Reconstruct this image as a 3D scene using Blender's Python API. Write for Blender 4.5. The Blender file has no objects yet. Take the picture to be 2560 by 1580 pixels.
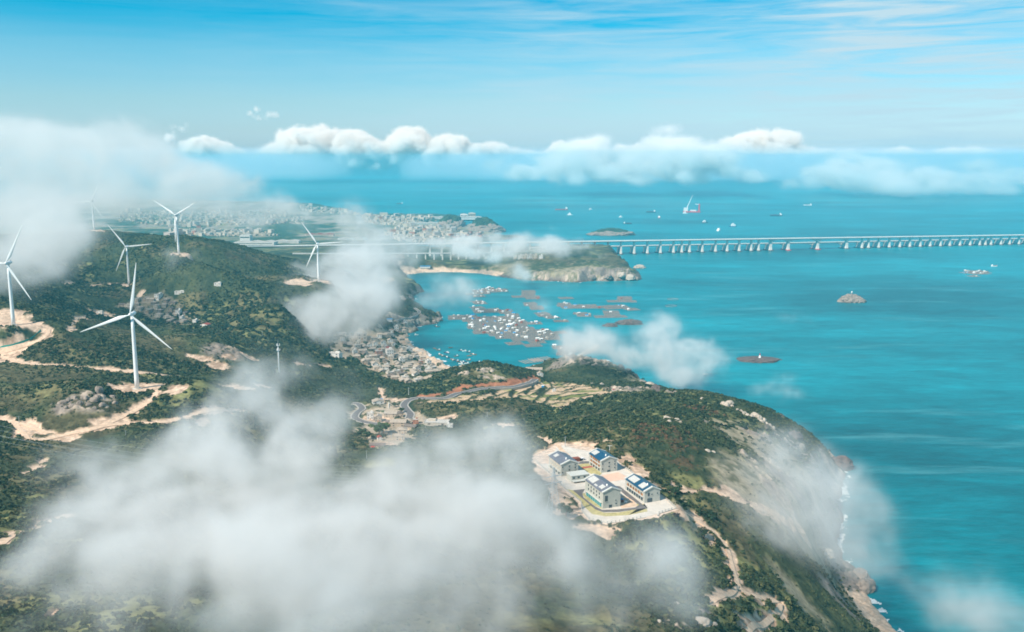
import bpy, bmesh, math, random
import numpy as np
from mathutils import Vector, Matrix
sc = bpy.context.scene
COL = sc.collection
random.seed(7)
rng = np.random.default_rng(11)

# ---------------------------------------------------------------- camera, sky, sun, exposure
F, HOR, H = 2300.0, 400.0, 330.0            # focal length in photo pixels, horizon row, drone height above the sea
PIT = math.atan((790 - HOR) / F)
cam = bpy.data.objects.new('camera', bpy.data.cameras.new('camera')); COL.objects.link(cam); sc.camera = cam
cam.location = (0, 0, H); cam.rotation_euler = (math.pi / 2 - PIT, 0, 0)
cam.data.sensor_width = 36; cam.data.lens = 36 * F / 2560; cam.data.clip_start = 1; cam.data.clip_end = 400000

SUN_EL, SUN_AZ = math.radians(45), math.radians(-130)   # azimuth from +Y (view direction), negative = left
sd_ = Vector((math.sin(SUN_AZ) * math.cos(SUN_EL), math.cos(SUN_AZ) * math.cos(SUN_EL), math.sin(SUN_EL)))
sun = bpy.data.objects.new('sun', bpy.data.lights.new('sun', 'SUN')); COL.objects.link(sun)
sun.data.energy = 4.8; sun.data.angle = math.radians(.53); sun.data.color = (1, .91, .79)
sun.rotation_euler = sd_.to_track_quat('Z', 'Y').to_euler()

world = bpy.data.worlds.new("World"); sc.world = world; world.use_nodes = True
nt = world.node_tree; N = nt.nodes; L = nt.links; bg = N['Background']
sky = N.new('ShaderNodeTexSky'); sky.sky_type = 'NISHITA'; sky.sun_disc = False
sky.sun_elevation = SUN_EL; sky.sun_rotation = SUN_AZ; sky.altitude = 300; sky.air_density = 1.0; sky.dust_density = .6; sky.ozone_density = 3.0
tc = N.new('ShaderNodeTexCoord'); sep = N.new('ShaderNodeSeparateXYZ'); L.new(tc.outputs['Generated'], sep.inputs[0])
ramp = N.new('ShaderNodeValToRGB'); L.new(sep.outputs['Z'], ramp.inputs[0])
cr = ramp.color_ramp; cr.elements[0].position = 0.0; cr.elements[0].color = (.88, .98, 1.34, 1)
cr.elements[1].position = .142; cr.elements[1].color = (.0, .92, 1.10, 1)
e = cr.elements.new(.06); e.color = (.76, 1.03, 1.13, 1)
e = cr.elements.new(.108); e.color = (.48, 1.04, 1.13, 1)
e = cr.elements.new(.5); e.color = (.05, .7, .95, 1)
mul = N.new('ShaderNodeMix'); mul.data_type = 'RGBA'; mul.blend_type = 'MULTIPLY'; mul.inputs[0].default_value = 1
L.new(sky.outputs[0], mul.inputs[6]); L.new(ramp.outputs[0], mul.inputs[7])
# thin cirrus, drawn by direction on the sky
mp = N.new('ShaderNodeMapping'); L.new(tc.outputs['Generated'], mp.inputs[0])
mp.inputs['Rotation'].default_value = (0, math.radians(5), 0); mp.inputs['Scale'].default_value = (2.0, 1.2, 26)
nz = N.new('ShaderNodeTexNoise'); L.new(mp.outputs[0], nz.inputs[0]); nz.inputs['Scale'].default_value = 3.6; nz.inputs['Detail'].default_value = 10; nz.inputs['Roughness'].default_value = .58; nz.inputs['Distortion'].default_value = .5
nz2 = N.new('ShaderNodeTexNoise'); L.new(tc.outputs['Generated'], nz2.inputs[0]); nz2.inputs['Scale'].default_value = 2.3; nz2.inputs['Detail'].default_value = 2
mr = N.new('ShaderNodeMapRange'); L.new(nz.outputs[0], mr.inputs[0]); mr.inputs[1].default_value = .33; mr.inputs[2].default_value = .72
mr2 = N.new('ShaderNodeMapRange'); L.new(nz2.outputs[0], mr2.inputs[0]); mr2.inputs[1].default_value = .20; mr2.inputs[2].default_value = .52
xr = N.new('ShaderNodeMapRange'); L.new(sep.outputs['X'], xr.inputs[0]); xr.inputs[1].default_value = -.35; xr.inputs[2].default_value = .25; xr.inputs[3].default_value = .06; xr.inputs[4].default_value = 1
ma = N.new('ShaderNodeMath'); ma.operation = 'MULTIPLY'; L.new(mr.outputs[0], ma.inputs[0]); L.new(mr2.outputs[0], ma.inputs[1])
ma2 = N.new('ShaderNodeMath'); ma2.operation = 'MULTIPLY'; L.new(ma.outputs[0], ma2.inputs[0]); L.new(xr.outputs[0], ma2.inputs[1])
ma3 = N.new('ShaderNodeMath'); ma3.operation = 'MULTIPLY'; L.new(ma2.outputs[0], ma3.inputs[0]); ma3.inputs[1].default_value = 1.25
mx = N.new('ShaderNodeMix'); mx.data_type = 'RGBA'; L.new(ma3.outputs[0], mx.inputs[0]); L.new(mul.outputs[2], mx.inputs[6]); mx.inputs[7].default_value = (4.6, 6.3, 7.2, 1)
L.new(mx.outputs[2], bg.inputs[0]); bg.inputs[1].default_value = .085

sc.view_settings.view_transform = 'Standard'; sc.view_settings.look = 'None'; sc.view_settings.exposure = .5; sc.view_settings.gamma = 1
cy = sc.cycles
cy.use_adaptive_sampling = True; cy.adaptive_threshold = .012; cy.use_denoising = True
cy.max_bounces = 8; cy.diffuse_bounces = 2; cy.glossy_bounces = 2; cy.transmission_bounces = 2; cy.transparent_max_bounces = 200; cy.pixel_filter_type = 'BLACKMAN_HARRIS'; cy.filter_width = 1.75
cy.volume_bounces = 6; cy.volume_max_steps = 256; cy.caustics_reflective = False; cy.caustics_refractive = False

# ---------------------------------------------------------------- helpers: pixel ray -> place in the world
def ray(u, v):
    a = (u - 1280) / F; b = (790 - v) / F
    return np.array((a, math.cos(PIT) + b * math.sin(PIT), -math.sin(PIT) + b * math.cos(PIT)))
def at_z(u, v, z=0.0):
    d = ray(u, v); t = (H - z) / -d[2]; return np.array((d[0] * t, d[1] * t))
def at_y(u, v, y):
    d = ray(u, v); t = y / d[1]; return np.array((d[0] * t, y, H + d[2] * t))

def vnoise(P, seed):
    """value noise; P (n,d) array -> (n,)"""
    P = np.asarray(P, np.float32); d = P.shape[1]
    i = np.floor(P).astype(np.int64); f = P - i; f = f * f * (3 - 2 * f)
    out = np.zeros(len(P), np.float32)
    pr = (73856093, 19349663, 83492791)
    for c in range(2 ** d):
        w = np.ones(len(P), np.float32); h = np.full(len(P), seed * 2654435761 & 0xffffffff, np.int64)
        for k in range(d):
            b = (c >> k) & 1
            w *= f[:, k] if b else 1 - f[:, k]
            h ^= (i[:, k] + b) * pr[k]
        h &= 0xffffffff; h = (h ^ (h >> 15)) * 2246822519 & 0xffffffff; h = (h ^ (h >> 13)) * 3266489917 & 0xffffffff; h ^= h >> 16
        out += w * (h.astype(np.float32) / 4294967295.0)
    return out
def fbm(P, seed, octv=4, gain=.5, lac=2.03):
    P = np.asarray(P, np.float32); s = np.zeros(len(P), np.float32); a = 1.0; t = 0.0
    for o in range(octv):
        s += a * vnoise(P, seed + o * 17); t += a; a *= gain; P = P * lac + 7.3
    return s / t
def sstep(a, b, x):
    t = np.clip((x - a) / (b - a), 0, 1); return t * t * (3 - 2 * t)

def seg_dist(X, Y, pts):
    """distance of points to a polyline"""
    best = np.full(X.shape, 1e9, np.float32)
    for (ax, ay), (bx, by) in zip(pts[:-1], pts[1:]):
        dx, dy = bx - ax, by - ay; q = dx * dx + dy * dy + 1e-9
        t = np.clip(((X - ax) * dx + (Y - ay) * dy) / q, 0, 1)
        best = np.minimum(best, (X - ax - t * dx) ** 2 + (Y - ay - t * dy) ** 2)
    return np.sqrt(best)
def inside(X, Y, pts):
    r = np.zeros(X.shape, bool); n = len(pts)
    for k in range(n):
        ax, ay = pts[k]; bx, by = pts[(k + 1) % n]
        if ay == by: continue
        c = ((ay > Y) != (by > Y)); xi = ax + (Y - ay) * (bx - ax) / (by - ay)
        r ^= c & (X < xi)
    return r

# ---------------------------------------------------------------- land: coastline and heights
coast_px = [(2700,1900),(2400,1680),(2240,1575),(2190,1520),(2172,1495),(2150,1440),(2115,1400),(2095,1340),(2100,1250),(2110,1185),(2095,1155),(2050,1135),(2010,1112),(1965,1085),
 'w',(300,1120),(255,1135),(235,1170),(215,1230),'p',
 (1645,985),(1625,970),(1598,955),(1555,946),(1510,940),(1455,936),(1480,933),(1530,930),(1548,927),(1545,918),(1520,905),(1490,898),(1440,896),(1400,900),(1375,912),(1345,921),(1310,926),(1290,925),(1240,922),(1180,920),
 (1128,918),(1100,903),(1060,880),(1030,862),(1014,846),(1020,835),(1035,828),(1038,818),(1060,812),(1095,808),(1104,800),(1090,790),(1060,778),(1035,765),(1025,745),(1045,735),(1060,725),(1030,715),(1010,700),
 (1022,685),(1060,682),(1130,680),(1200,683),(1245,690),(1290,697),(1340,702),(1400,704),(1450,707),(1490,703),(1540,702),(1597,700),(1600,692),(1580,682),(1550,668),(1530,650),(1545,638),(1520,632),(1450,628),(1350,628),(1280,626),(1200,626),(1100,626),(1040,622),
 (1040,612),(1100,612),(1200,606),(1260,600),(1305,593),(1300,590),(1250,590),(1230,583),(1262,578),(1262,572),(1240,562),(1180,560),(1160,566),(1080,562),(1060,556),(1100,553),(1200,551),(1222,549),(1195,546),(1100,538),(1000,537),(905,539),(860,525),(800,512),(730,507),(600,504),(400,500),(0,495),(-1500,495),
 'w',(-12000,4000),(-3000,-300),(500,-300),(500,200)]
coast = []; mode = 'p'
for q in coast_px:
    if isinstance(q, str): mode = q; continue
    coast.append(tuple(at_z(*q)) if mode == 'p' else tuple(map(float, q)))
CX = coast + [coast[0]]
beach_a = [tuple(at_z(*q)) for q in [(1128,918),(1100,903),(1060,880),(1030,862),(1016,848)]]
beach_b = [tuple(at_z(*q)) for q in [(1022,685),(1060,682),(1130,680),(1200,683),(1235,688)]]
beach_c = [tuple(at_z(*q)) for q in [(2400,1680),(2240,1575),(2185,1520)]]

ctl = """0 1580 150,400 1580 150,800 1580 148,1200 1580 138,1500 1560 128,1750 1580 118,1900 1560 92,2000 1500 66,2060 1470 45,1950 1400 78,2030 1390 48
0 1330 140,120 1300 138,300 1300 130,700 1300 120,1000 1250 108,1250 1300 116,400 1450 145,1000 1450 130,1350 1450 118
1370 1150 122,1400 1300 120,1500 1350 120,1660 1270 124,1550 1400 112,1700 1340 112,1750 1270 110,1850 1250 96,1950 1250 78,2040 1280 50,1800 1400 104,1840 1500 108,1900 1330 90
1500 1080 124,1600 1045 116,1700 1060 112,1560 1005 90,1480 1005 70,1650 1015 98,1750 988 74,1810 1010 77,1900 1052 72,1950 1075 50,1850 1090 92,1950 1150 72,2040 1160 40,1800 1150 104,1880 1180 90,1700 1130 118,1700 985 68,1640 990 60,1600 1180 122,1580 1130 124
1250 1000 72,1180 1010 76,1350 1045 66,1300 1065 66,1200 1060 68,1100 1045 64,1000 1060 62,950 1040 60,890 1050 58,1020 1000 56,1080 988 55,1180 975 54,1250 970 53,1330 960 40,1380 995 46,1450 985 40,1400 958 28,1340 1000 50,1520 985 46,1500 950 28,1560 960 34,1620 965 22,1450 1040 86,1400 1010 60
1240 914 64,1190 915 62,1150 922 58,1300 925 42,1060 950 48,1180 945 60,1110 965 55,1340 935 10,1310 932 8,1380 930 16,1430 892 34,1490 898 28,1400 900 28,1530 918 10
870 870 32,950 870 20,1000 870 9,1050 900 6,1100 915 4,900 910 26,1000 930 18,1000 950 24,1080 935 12,860 840 32,980 835 14,930 965 38,900 1000 48,830 880 38,780 860 48,700 880 64,700 980 72,780 930 58,650 900 78,850 960 48,800 1000 60
796 703 109,740 706 110,850 760 84,900 800 56,700 760 108,620 700 128,860 820 44
700 640 26,510 600 163,560 625 151,620 650 136,690 690 108,447 634 163,480 620 162,580 680 142,520 660 150
235 576 162,150 590 150,300 585 156,380 600 155,300 556 14,100 600 158,0 620 165
323 712 107,200 712 107,120 640 160,400 680 118,450 700 108,550 720 104,250 650 138,350 640 146,0 720 165,80 740 140
400 790 82,480 810 78,330 770 88,560 760 96,200 780 104,620 800 80,750 820 62,130 800 122,240 830 106,350 850 100
34 813 148,100 835 140,60 862 128,0 880 122,60 905 120,200 925 115,340 935 110,450 945 102,540 850 112,500 832 108,600 875 100,590 893 90,520 930 92,600 950 92
343 972 122,420 975 119,230 985 130,150 1030 122,60 980 116,0 1005 118,0 960 118,500 965 126,520 1000 120,340 1000 119,300 1040 115,200 1090 112,70 1100 112,450 1050 112,540 1025 108,150 960 118
0 1150 134,100 1200 134,200 1140 116,350 1110 112,450 1120 108,600 1100 92,700 1100 82,600 1200 100,400 1200 118,900 1130 74,850 1200 86,1100 1150 82,1000 1100 66,1250 1130 92,1250 1200 104
1350 640 42,1450 640 46,1520 655 34,1300 650 28,1250 672 14,1100 662 7,1060 648 9,1010 640 42,980 670 38,960 720 32,900 700 60,1000 760 26,1060 785 18,960 790 30,1570 675 22,1150 645 7,1200 650 14,1400 665 26,1480 670 30
950 570 10,1100 600 6,800 640 46,880 660 42,620 620 16,750 600 10,900 620 24,560 590 10,400 560 10,200 540 14,0 540 24,700 560 9,800 530 9,1000 550 10,0 515 12,400 515 9,850 600 9,1200 590 5,1120 545 8"""
cpts = []
for tok in ctl.replace('\n', ',').split(','):
    u, v, z = map(float, tok.split()); x, y = at_z(u, v, z); cpts.append((x, y, z))
for x, y in [(-1500,700),(-1500,1500),(-900,500),(-2500,2500),(-400,200),(100,200),(-3500,4000),(-5000,6000)]:
    cpts.append((x, y, 150 if y < 2000 else (150 if y < 3000 else 15)))
cpts = np.array(cpts)
def wq(x, y): y = np.maximum(y, 60); return x / y * 1.0, np.log(y)
ca, cb = wq(cpts[:, 0], cpts[:, 1])
def tps(r2): return .5 * r2 * np.log(r2 + 1e-9)
nC = len(cpts)
Kmat = tps((ca[:, None] - ca) ** 2 + (cb[:, None] - cb) ** 2) + np.eye(nC) * 4e-4
Pm = np.c_[np.ones(nC), ca, cb]
sol = np.linalg.solve(np.block([[Kmat, Pm], [Pm.T, np.zeros((3, 3))]]), np.r_[cpts[:, 2], 0, 0, 0])
def h_rbf(X, Y):
    a, b = wq(X, Y); out = (sol[nC] + sol[nC + 1] * a + sol[nC + 2] * b).astype(np.float32)
    a = a.astype(np.float32); b = b.astype(np.float32)
    for k in range(nC):
        out += np.float32(sol[k]) * tps((a - np.float32(ca[k])) ** 2 + (b - np.float32(cb[k])) ** 2)
    return out

# perspective-friendly grid: rays of constant x/y, rows of growing distance
NA = 1160; AS = np.linspace(-.80, .72, NA).astype(np.float32)
lb = np.concatenate([np.linspace(math.log(235), math.log(3600), 1180), np.linspace(math.log(3600), math.log(15000), 190)[1:]])
YS = np.exp(lb).astype(np.float32); NB = len(YS)
GY, GA = np.meshgrid(YS, AS, indexing='ij'); GX = GY * GA
# flat building plot of the four-block compound
pad_c = np.array((42.0, 592.0)); PAD_Z = 125.0
pad_px = [(1330,1150),(1378,1190),(1412,1226),(1452,1258),(1454,1282),(1472,1301),(1518,1311),(1562,1304),(1644,1292),(1649,1286),(1690,1273),(1664,1249),(1556,1166),(1520,1140),(1470,1120),(1400,1108)]
pad_w = [tuple(at_z(u, v, PAD_Z)) for u, v in pad_px]
TURB = {'a': (343, 972, 122), 'b': (323, 712.6, 107), 'c': (34, 813, 148), 'd': (447, 634.6, 163), 'e': (235.5, 575.6, 162), 'f': (796.8, 703.5, 109)}
turb_w = {k: tuple(at_z(u, v, z)) + (z,) for k, (u, v, z) in TURB.items()}

def base_height(X, Y, full=False):
    sh = X.shape; X = X.ravel(); Y = Y.ravel()
    sdist = np.empty(X.shape, np.float32); h = np.empty(X.shape, np.float32)
    for s in range(0, len(X), 400000):
        x = X[s:s + 400000].astype(np.float32); y = Y[s:s + 400000].astype(np.float32)
        d = seg_dist(x, y, CX); ins = inside(x, y, coast)
        q = np.stack([x, y], 1)
        sc_ = np.clip(y / 1200, .6, 4)
        d = np.where(ins, d, -d) + (fbm(q / 26, 3, 4) - .5) * 22 * np.clip(sc_, .6, 1.8)
        r = h_rbf(x, y)
        r = np.maximum(r, 3) + (fbm(q / 130, 31, 4) - .5) * np.clip(r * .25, 0, 22)
        b = np.minimum(np.minimum(seg_dist(x, y, beach_a), seg_dist(x, y, beach_b)), seg_dist(x, y, beach_c))
        bf = sstep(140, 20, b)
        w = 28 + bf * 40
        hh = np.where(d > 0, 1.2 * (d > 0) + (r) * sstep(-2, w, d), np.clip(d * .25, -8, 0) - .4)
        sdist[s:s + 400000] = d; h[s:s + 400000] = hh
    # levelled plots
    pin = inside(X, Y, pad_w); pdist = np.where(pin, 0, seg_dist(X, Y, pad_w + [pad_w[0]]))
    k = sstep(16, 1.0, pdist); h = h * (1 - k) + PAD_Z * k
    for n_, (tx, ty, tz) in turb_w.items():
        k = sstep(34, 16, np.hypot(X - tx, Y - ty)); h = h * (1 - k) + tz * k
    return h.reshape(sh), sdist.reshape(sh), pdist.reshape(sh)

GH, GD, GP = base_height(GX, GY)

def height(x, y):
    """bilinear look-up in the height grid"""
    a = x / y; i = (a - AS[0]) / (AS[1] - AS[0]); j = np.interp(math.log(y), lb, np.arange(NB))
    i = min(max(i, 0), NA - 1.001); j = min(max(j, 0), NB - 1.001); i0 = int(i); j0 = int(j); fi = i - i0; fj = j - j0
    return float((GH[j0, i0] * (1 - fi) + GH[j0, i0 + 1] * fi) * (1 - fj) + (GH[j0 + 1, i0] * (1 - fi) + GH[j0 + 1, i0 + 1] * fi) * fj)
def hit(u, v):
    """where the line of sight of a photo pixel meets the ground (or the sea)"""
    d = ray(u, v); a = d[0] / d[1]; i = min(max((a - AS[0]) / (AS[1] - AS[0]), 0), NA - 1.001); i0 = int(i); f = i - i0
    colh = np.maximum(GH[:, i0] * (1 - f) + GH[:, i0 + 1] * f, 0)
    rz = H + YS * (d[2] / d[1]); below = np.nonzero(rz < colh)[0]
    if len(below) == 0: return None
    j = below[0]
    if j == 0: y = YS[0]
    else:
        g0 = rz[j - 1] - colh[j - 1]; g1 = rz[j] - colh[j]; y = YS[j - 1] + (YS[j] - YS[j - 1]) * g0 / (g0 - g1 + 1e-9)
    x = a * y
    return Vector((float(x), float(y), max(height(x, y), 0.0)))
def hits(pts): return [hit(*p) for p in pts]
def smooth_line(pts, step=4.0):
    """Catmull-Rom through xy points, resampled"""
    P = [np.array(p[:2], float) for p in pts]; P = [2 * P[0] - P[1]] + P + [2 * P[-1] - P[-2]]; out = []
    for k in range(1, len(P) - 2):
        n = max(2, int(np.linalg.norm(P[k + 1] - P[k]) / step))
        for t in np.arange(n) / n:
            out.append(.5 * ((2 * P[k]) + (-P[k - 1] + P[k + 1]) * t + (2 * P[k - 1] - 5 * P[k] + 4 * P[k + 1] - P[k + 2]) * t * t + (-P[k - 1] + 3 * P[k] - 3 * P[k + 1] + P[k + 2]) * t ** 3))
    out.append(P[-2]); return [tuple(p) for p in out]

# name, kind, width, pixels
ROADS = [
 ('dirt', 6.5, [(0,888),(40,903),(90,912),(180,919),(260,924),(340,932),(400,937),(452,944)]),
 ('dirt', 6, [(372,976),(390,985),(372,1005),(345,1023),(300,1045),(262,1062),(225,1075),(160,1088),(85,1102)]),
 ('dirt', 5, [(225,1076),(280,1062),(330,1060),(400,1058),(450,1048),(500,1032),(545,1023),(600,1025)]),
 ('dirt', 5, [(0,1048),(30,1056),(60,1085),(70,1100)]),
 ('dirt', 4, [(25,1052),(80,1068),(110,1080),(140,1085)]),
 ('dirt', 5, [(118,818),(122,830),(105,848),(70,862),(30,873),(0,880)]),
 ('dirt', 4, [(180,828),(190,800),(215,792),(250,782)]),
 ('dirt', 4, [(155,710),(230,715),(300,712),(323,716)]),
 ('dirt', 6, [(0,1362),(40,1335),(80,1325),(120,1308),(170,1290)]),
 ('dirt', 4, [(72,1182),(95,1170),(112,1152)]),
 ('dirt', 3.4, [(1690,1274),(1735,1300),(1770,1322),(1800,1345),(1818,1372),(1826,1400),(1834,1430),(1842,1465),(1810,1490),(1780,1506)]),
 ('dirt', 3.6, [(1842,1468),(1862,1482),(1890,1492),(1915,1500),(1945,1505),(1950,1520),(1930,1545),(1895,1565),(1870,1580)]),
 ('dirt', 3.5, [(1700,1228),(1780,1228),(1830,1248),(1900,1275),(1960,1300),(2010,1335)]),
 ('dirt', 3.5, [(1340,1095),(1370,1105),(1400,1120),(1420,1140)]),
 ('dirt', 3.5, [(955,1010),(958,990),(948,972)]),
 ('paved', 8, [(1122,1064),(1075,1060)]),
]
paved_px = [(1338,952),(1320,960),(1290,968),(1240,971),(1190,975),(1150,983),(1120,995),(1085,997),(1045,997),(1020,1003),(1010,1015),(1018,1027),(1026,1037),(1022,1048)]
village_px = [(1006,1062),(960,1062),(915,1057),(888,1046),(893,1032),(905,1022),(895,1012),(880,1010)]
north_px = [(985,803),(1010,795),(1040,790),(1048,780),(1035,770)]
quay_px = [(1145,916),(1105,897),(1070,885),(1035,873),(1015,862)]
road_xy = {}
def line_xy(px, step=4.0):
    q = [p for p in hits(px) if p is not None]; return smooth_line([(p.x, p.y) for p in q], step)
soil_lines = []
for kind, wd, px in ROADS[:-1]:
    soil_lines.append((line_xy(px, 8), wd))
soil_w = np.zeros(GX.shape, np.float32); road_clear = np.zeros(GX.shape, np.float32)
def local(pts, pad):
    """index window of the grid that covers a set of xy points"""
    xs = np.array([p[0] for p in pts]); ys = np.array([p[1] for p in pts]); a = xs / ys
    y0 = max(ys.min() - pad, 60); j0 = max(np.searchsorted(YS, y0) - 1, 0); j1 = min(np.searchsorted(YS, ys.max() + pad) + 1, NB)
    da = pad / y0; i0 = max(int((a.min() - da - AS[0]) / (AS[1] - AS[0])), 0); i1 = min(int((a.max() + da - AS[0]) / (AS[1] - AS[0])) + 2, NA)
    return slice(j0, j1), slice(i0, i1)
jit = (fbm(np.stack([GX.ravel(), GY.ravel()], 1) / 9, 51, 3).reshape(GX.shape) - .5)
for ln, wd in soil_lines:
    s = local(ln, 40); d = seg_dist(GX[s], GY[s], ln) + jit[s] * 12
    soil_w[s] = np.maximum(soil_w[s], sstep(wd * .5 + 3.2, wd * .5 + .8, d))
for px_, w_ in ((paved_px, 8), (village_px, 7.5), (north_px, 5), (quay_px, 6)):
    ln = line_xy(px_, 6); s = local(ln, 30); d = seg_dist(GX[s], GY[s], ln); road_clear[s] = np.maximum(road_clear[s], sstep(w_ * .5 + 7, w_ * .5 + 4.5, d))
for n_, (tx, ty, tz) in turb_w.items():
    rr = {'a': 26, 'f': 24}.get(n_, 20)
    s = local([(tx, ty)], 60); d = np.hypot((GX[s] - tx - 4) / 1.3, GY[s] - ty) + jit[s] * 16
    soil_w[s] = np.maximum(soil_w[s], sstep(rr, rr - 4, d))
# bare patches given as pixel blobs: u, v, half width px, half height px
for u, v, ru, rv in [(440,975,32,8),(20,808,45,9),(15,898,30,14),(745,707,38,6),(500,897,42,3),(570,893,18,3),(545,917,28,5),(250,785,28,6),(350,738,10,2),(620,893,22,3),(760,912,30,8),(810,915,20,6),(595,970,40,12),(655,965,24,10),
    (1370,1180,30,30),(1395,1235,24,30),(1440,1118,70,10),(1570,1150,28,10),(1600,1180,28,22),(1640,1215,46,11),(1700,1222,40,8),(1420,1275,30,22),(1490,1325,60,8),(1700,1280,24,8),(1740,1300,26,14),(1770,1345,18,14),(1830,1235,24,12),(1820,1450,10,14),(1880,1490,40,8),(1850,1560,30,16),(1350,1140,22,20),
    (985,1058,40,12),(940,1050,40,12),(960,1110,30,8),(1000,1000,26,5),(1170,988,20,4),(1120,1045,30,6),(1260,1066,40,5),(270,1060,36,6),(150,1095,44,5),(505,1055,16,8),(60,1075,10,14),(975,1000,20,5),(1190,983,8,3),(1010,745,10,6),(965,700,18,7),(130,1540,22,4)]:
    c = hit(u, v)
    if c is None: continue
    d = (c - Vector((0, 0, H))).length; rx = ru / F * d; ry = max(rv / F * d * d / max(H - c.z, 60), 6) if rv * 3 > ru or True else 0
    s = local([(c.x, c.y)], max(rx, ry) * 1.6 + 10); e_ = np.sqrt(((GX[s] - c.x) / rx) ** 2 + ((GY[s] - c.y) / ry) ** 2) + jit[s] * .9
    soil_w[s] = np.maximum(soil_w[s], sstep(1.05, .85, e_))
vil_w = np.zeros(GX.shape, np.float32)
for P_ in ([(850,838),(905,832),(945,835),(985,812),(1035,800),(1050,806),(1014,835),(1012,850),(1020,866),(1050,885),(1100,908),(1122,922),(1090,940),(1050,955),(1012,958),(975,945),(940,930),(900,905),(830,890)],[(350,748),(400,738),(440,762),(480,790),(520,812),(515,822),(460,812),(420,806),(370,785),(300,768)],[(915,1008),(970,1005),(1012,1028),(1060,1050),(1060,1066),(1010,1100),(950,1125),(925,1100),(895,1060),(890,1030)]):
    q_ = [(p.x, p.y) for p in hits(P_)]; s = local(q_, 30); ins_ = inside(GX[s], GY[s], q_); d = np.where(ins_, 0, seg_dist(GX[s], GY[s], q_ + [q_[0]])) + jit[s] * 16
    vil_w[s] = np.maximum(vil_w[s], sstep(9, 2, d) * (.45 if P_[0][0] == 350 else 1))
# red cut slope above the paved road
pav = line_xy(paved_px, 4)
red_w = np.zeros(GX.shape, np.float32)
redl = line_xy([(1340,945),(1290,955),(1240,961),(1190,964),(1150,970),(1118,984),(1085,988),(1045,990)], 6)
s = local(redl, 40); red_w[s] = sstep(8, 4, seg_dist(GX[s], GY[s], redl) + jit[s] * 12)
# terraced fields
fld_px = [(1270,965),(1345,952),(1420,958),(1470,965),(1540,984),(1510,992),(1470,998),(1430,1012),(1405,1024),(1355,1012),(1300,1000),(1240,1000),(1150,1010),(1040,1008),(1100,998),(1200,985)]
fld = [(p.x, p.y) for p in hits(fld_px)]
fld_w = (inside(GX, GY, fld)).astype(np.float32)
QD = np.stack([GX.ravel(), GY.ravel()], 1)
n_big = fbm(QD / 90, 71, 4).reshape(GX.shape); n_mid = fbm(QD / 22, 72, 4).reshape(GX.shape); n_fine = fbm(QD / 5.2, 73, 3).reshape(GX.shape)
# terrace steps
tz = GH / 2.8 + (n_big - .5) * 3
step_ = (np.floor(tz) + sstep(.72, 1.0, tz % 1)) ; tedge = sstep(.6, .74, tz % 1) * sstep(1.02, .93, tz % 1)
inl = fld_w > 0
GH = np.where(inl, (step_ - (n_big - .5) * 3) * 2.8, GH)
bank = np.zeros(GX.shape, np.float32)
zz3 = lambda l: [(1300 + a / 5.04, 900 + b / 5.04) for a, b in l]
for P_ in (zz3([(180,520),(240,455),(330,400),(365,375),(405,345),(370,290)]), zz3([(300,560),(340,510),(400,455),(540,430),(740,385),(930,365)]), zz3([(420,515),(560,465),(700,445),(830,430)]), zz3([(-40,440),(100,405),(200,395),(330,360)]), zz3([(405,318),(560,305),(700,292),(820,288)]), zz3([(-60,500),(60,505),(180,530)]), zz3([(480,400),(600,380),(720,345),(860,335)]),
    zz3([(340,590),(420,560),(540,545),(640,540)]), zz3([(230,300),(300,330),(330,370)]), zz3([(500,520),(640,490),(760,480),(900,440),(1060,450)]), zz3([(420,350),(600,335),(760,318)]), zz3([(150,440),(220,400),(260,360)]), [(1150,1003),(1180,996),(1205,985)], [(1130,1012),(1165,1004),(1190,996)], [(1060,1006),(1110,1001),(1150,996)], [(1215,1002),(1240,990),(1262,984),(1290,980)], [(1225,1010),(1262,998),(1300,990)]):
    q_ = line_xy(P_, 5); s = local(q_, 14); bank[s] = np.maximum(bank[s], sstep(2.6, 1.2, seg_dist(GX[s], GY[s], q_) + jit[s] * 2.5))
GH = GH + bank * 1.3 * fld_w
# rock near the shore and on outcrops, sand on beaches
bd = np.minimum(np.minimum(seg_dist(GX, GY, beach_a), seg_dist(GX, GY, beach_b)), seg_dist(GX, GY, beach_c))
sand_w = sstep(24, 18, bd + jit * 6) * (GY < 1900) + sstep(30, 22, bd + jit * 14) * (GY >= 1900)
rockline = (14 + (n_mid - .45) * 60) * np.where(GY > 1550, .5, 1)
rock_w = sstep(rockline + 6, rockline - 4, GD) * (GD > -6)
crag = [(1450,895,75,14),(1480,905,60,12),(1420,905,60,10),(1560,975,60,22),(1620,972,40,16),(1500,696,90,7),(1430,700,60,4),(1340,696,40,5),(1560,692,40,9),(230,1005,70,16),(165,1020,34,10),(1985,1120,90,30),(1900,1090,60,18),(2040,1180,50,40),(1960,1200,60,60),(2110,1440,40,60),(2060,1340,40,50),(1870,1145,24,22),(1880,1155,20,20),(1670,1050,14,7),(1695,1058,16,6),(1215,928,30,6),(1160,935,20,5),(1230,945,40,5),(1640,958,40,14),(1680,985,30,6),(2100,1500,60,40),(990,800,40,10),(1060,806,40,6),(990,650,24,14),(560,880,60,14),(1770,1540,30,8),(1700,1570,40,14),(1760,1060,20,6),(1950,1250,50,60)]
out_w = np.zeros(GX.shape, np.float32)
for u, v, ru, rv in crag:
    c = hit(u, v)
    if c is None: continue
    d = (c - Vector((0, 0, H))).length; rx = ru / F * d; ry = max(rv / F * d * d / max(H - c.z, 60) * .8, 5)
    s = local([(c.x, c.y)], max(rx, ry) * 1.5 + 10); e_ = np.sqrt(((GX[s] - c.x) / rx) ** 2 + ((GY[s] - c.y) / ry) ** 2)
    out_w[s] = np.maximum(out_w[s], sstep(1.1, .55, e_) * sstep(.47, .56, n_fine[s] * .5 + n_mid[s] * .5 + .06))
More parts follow.
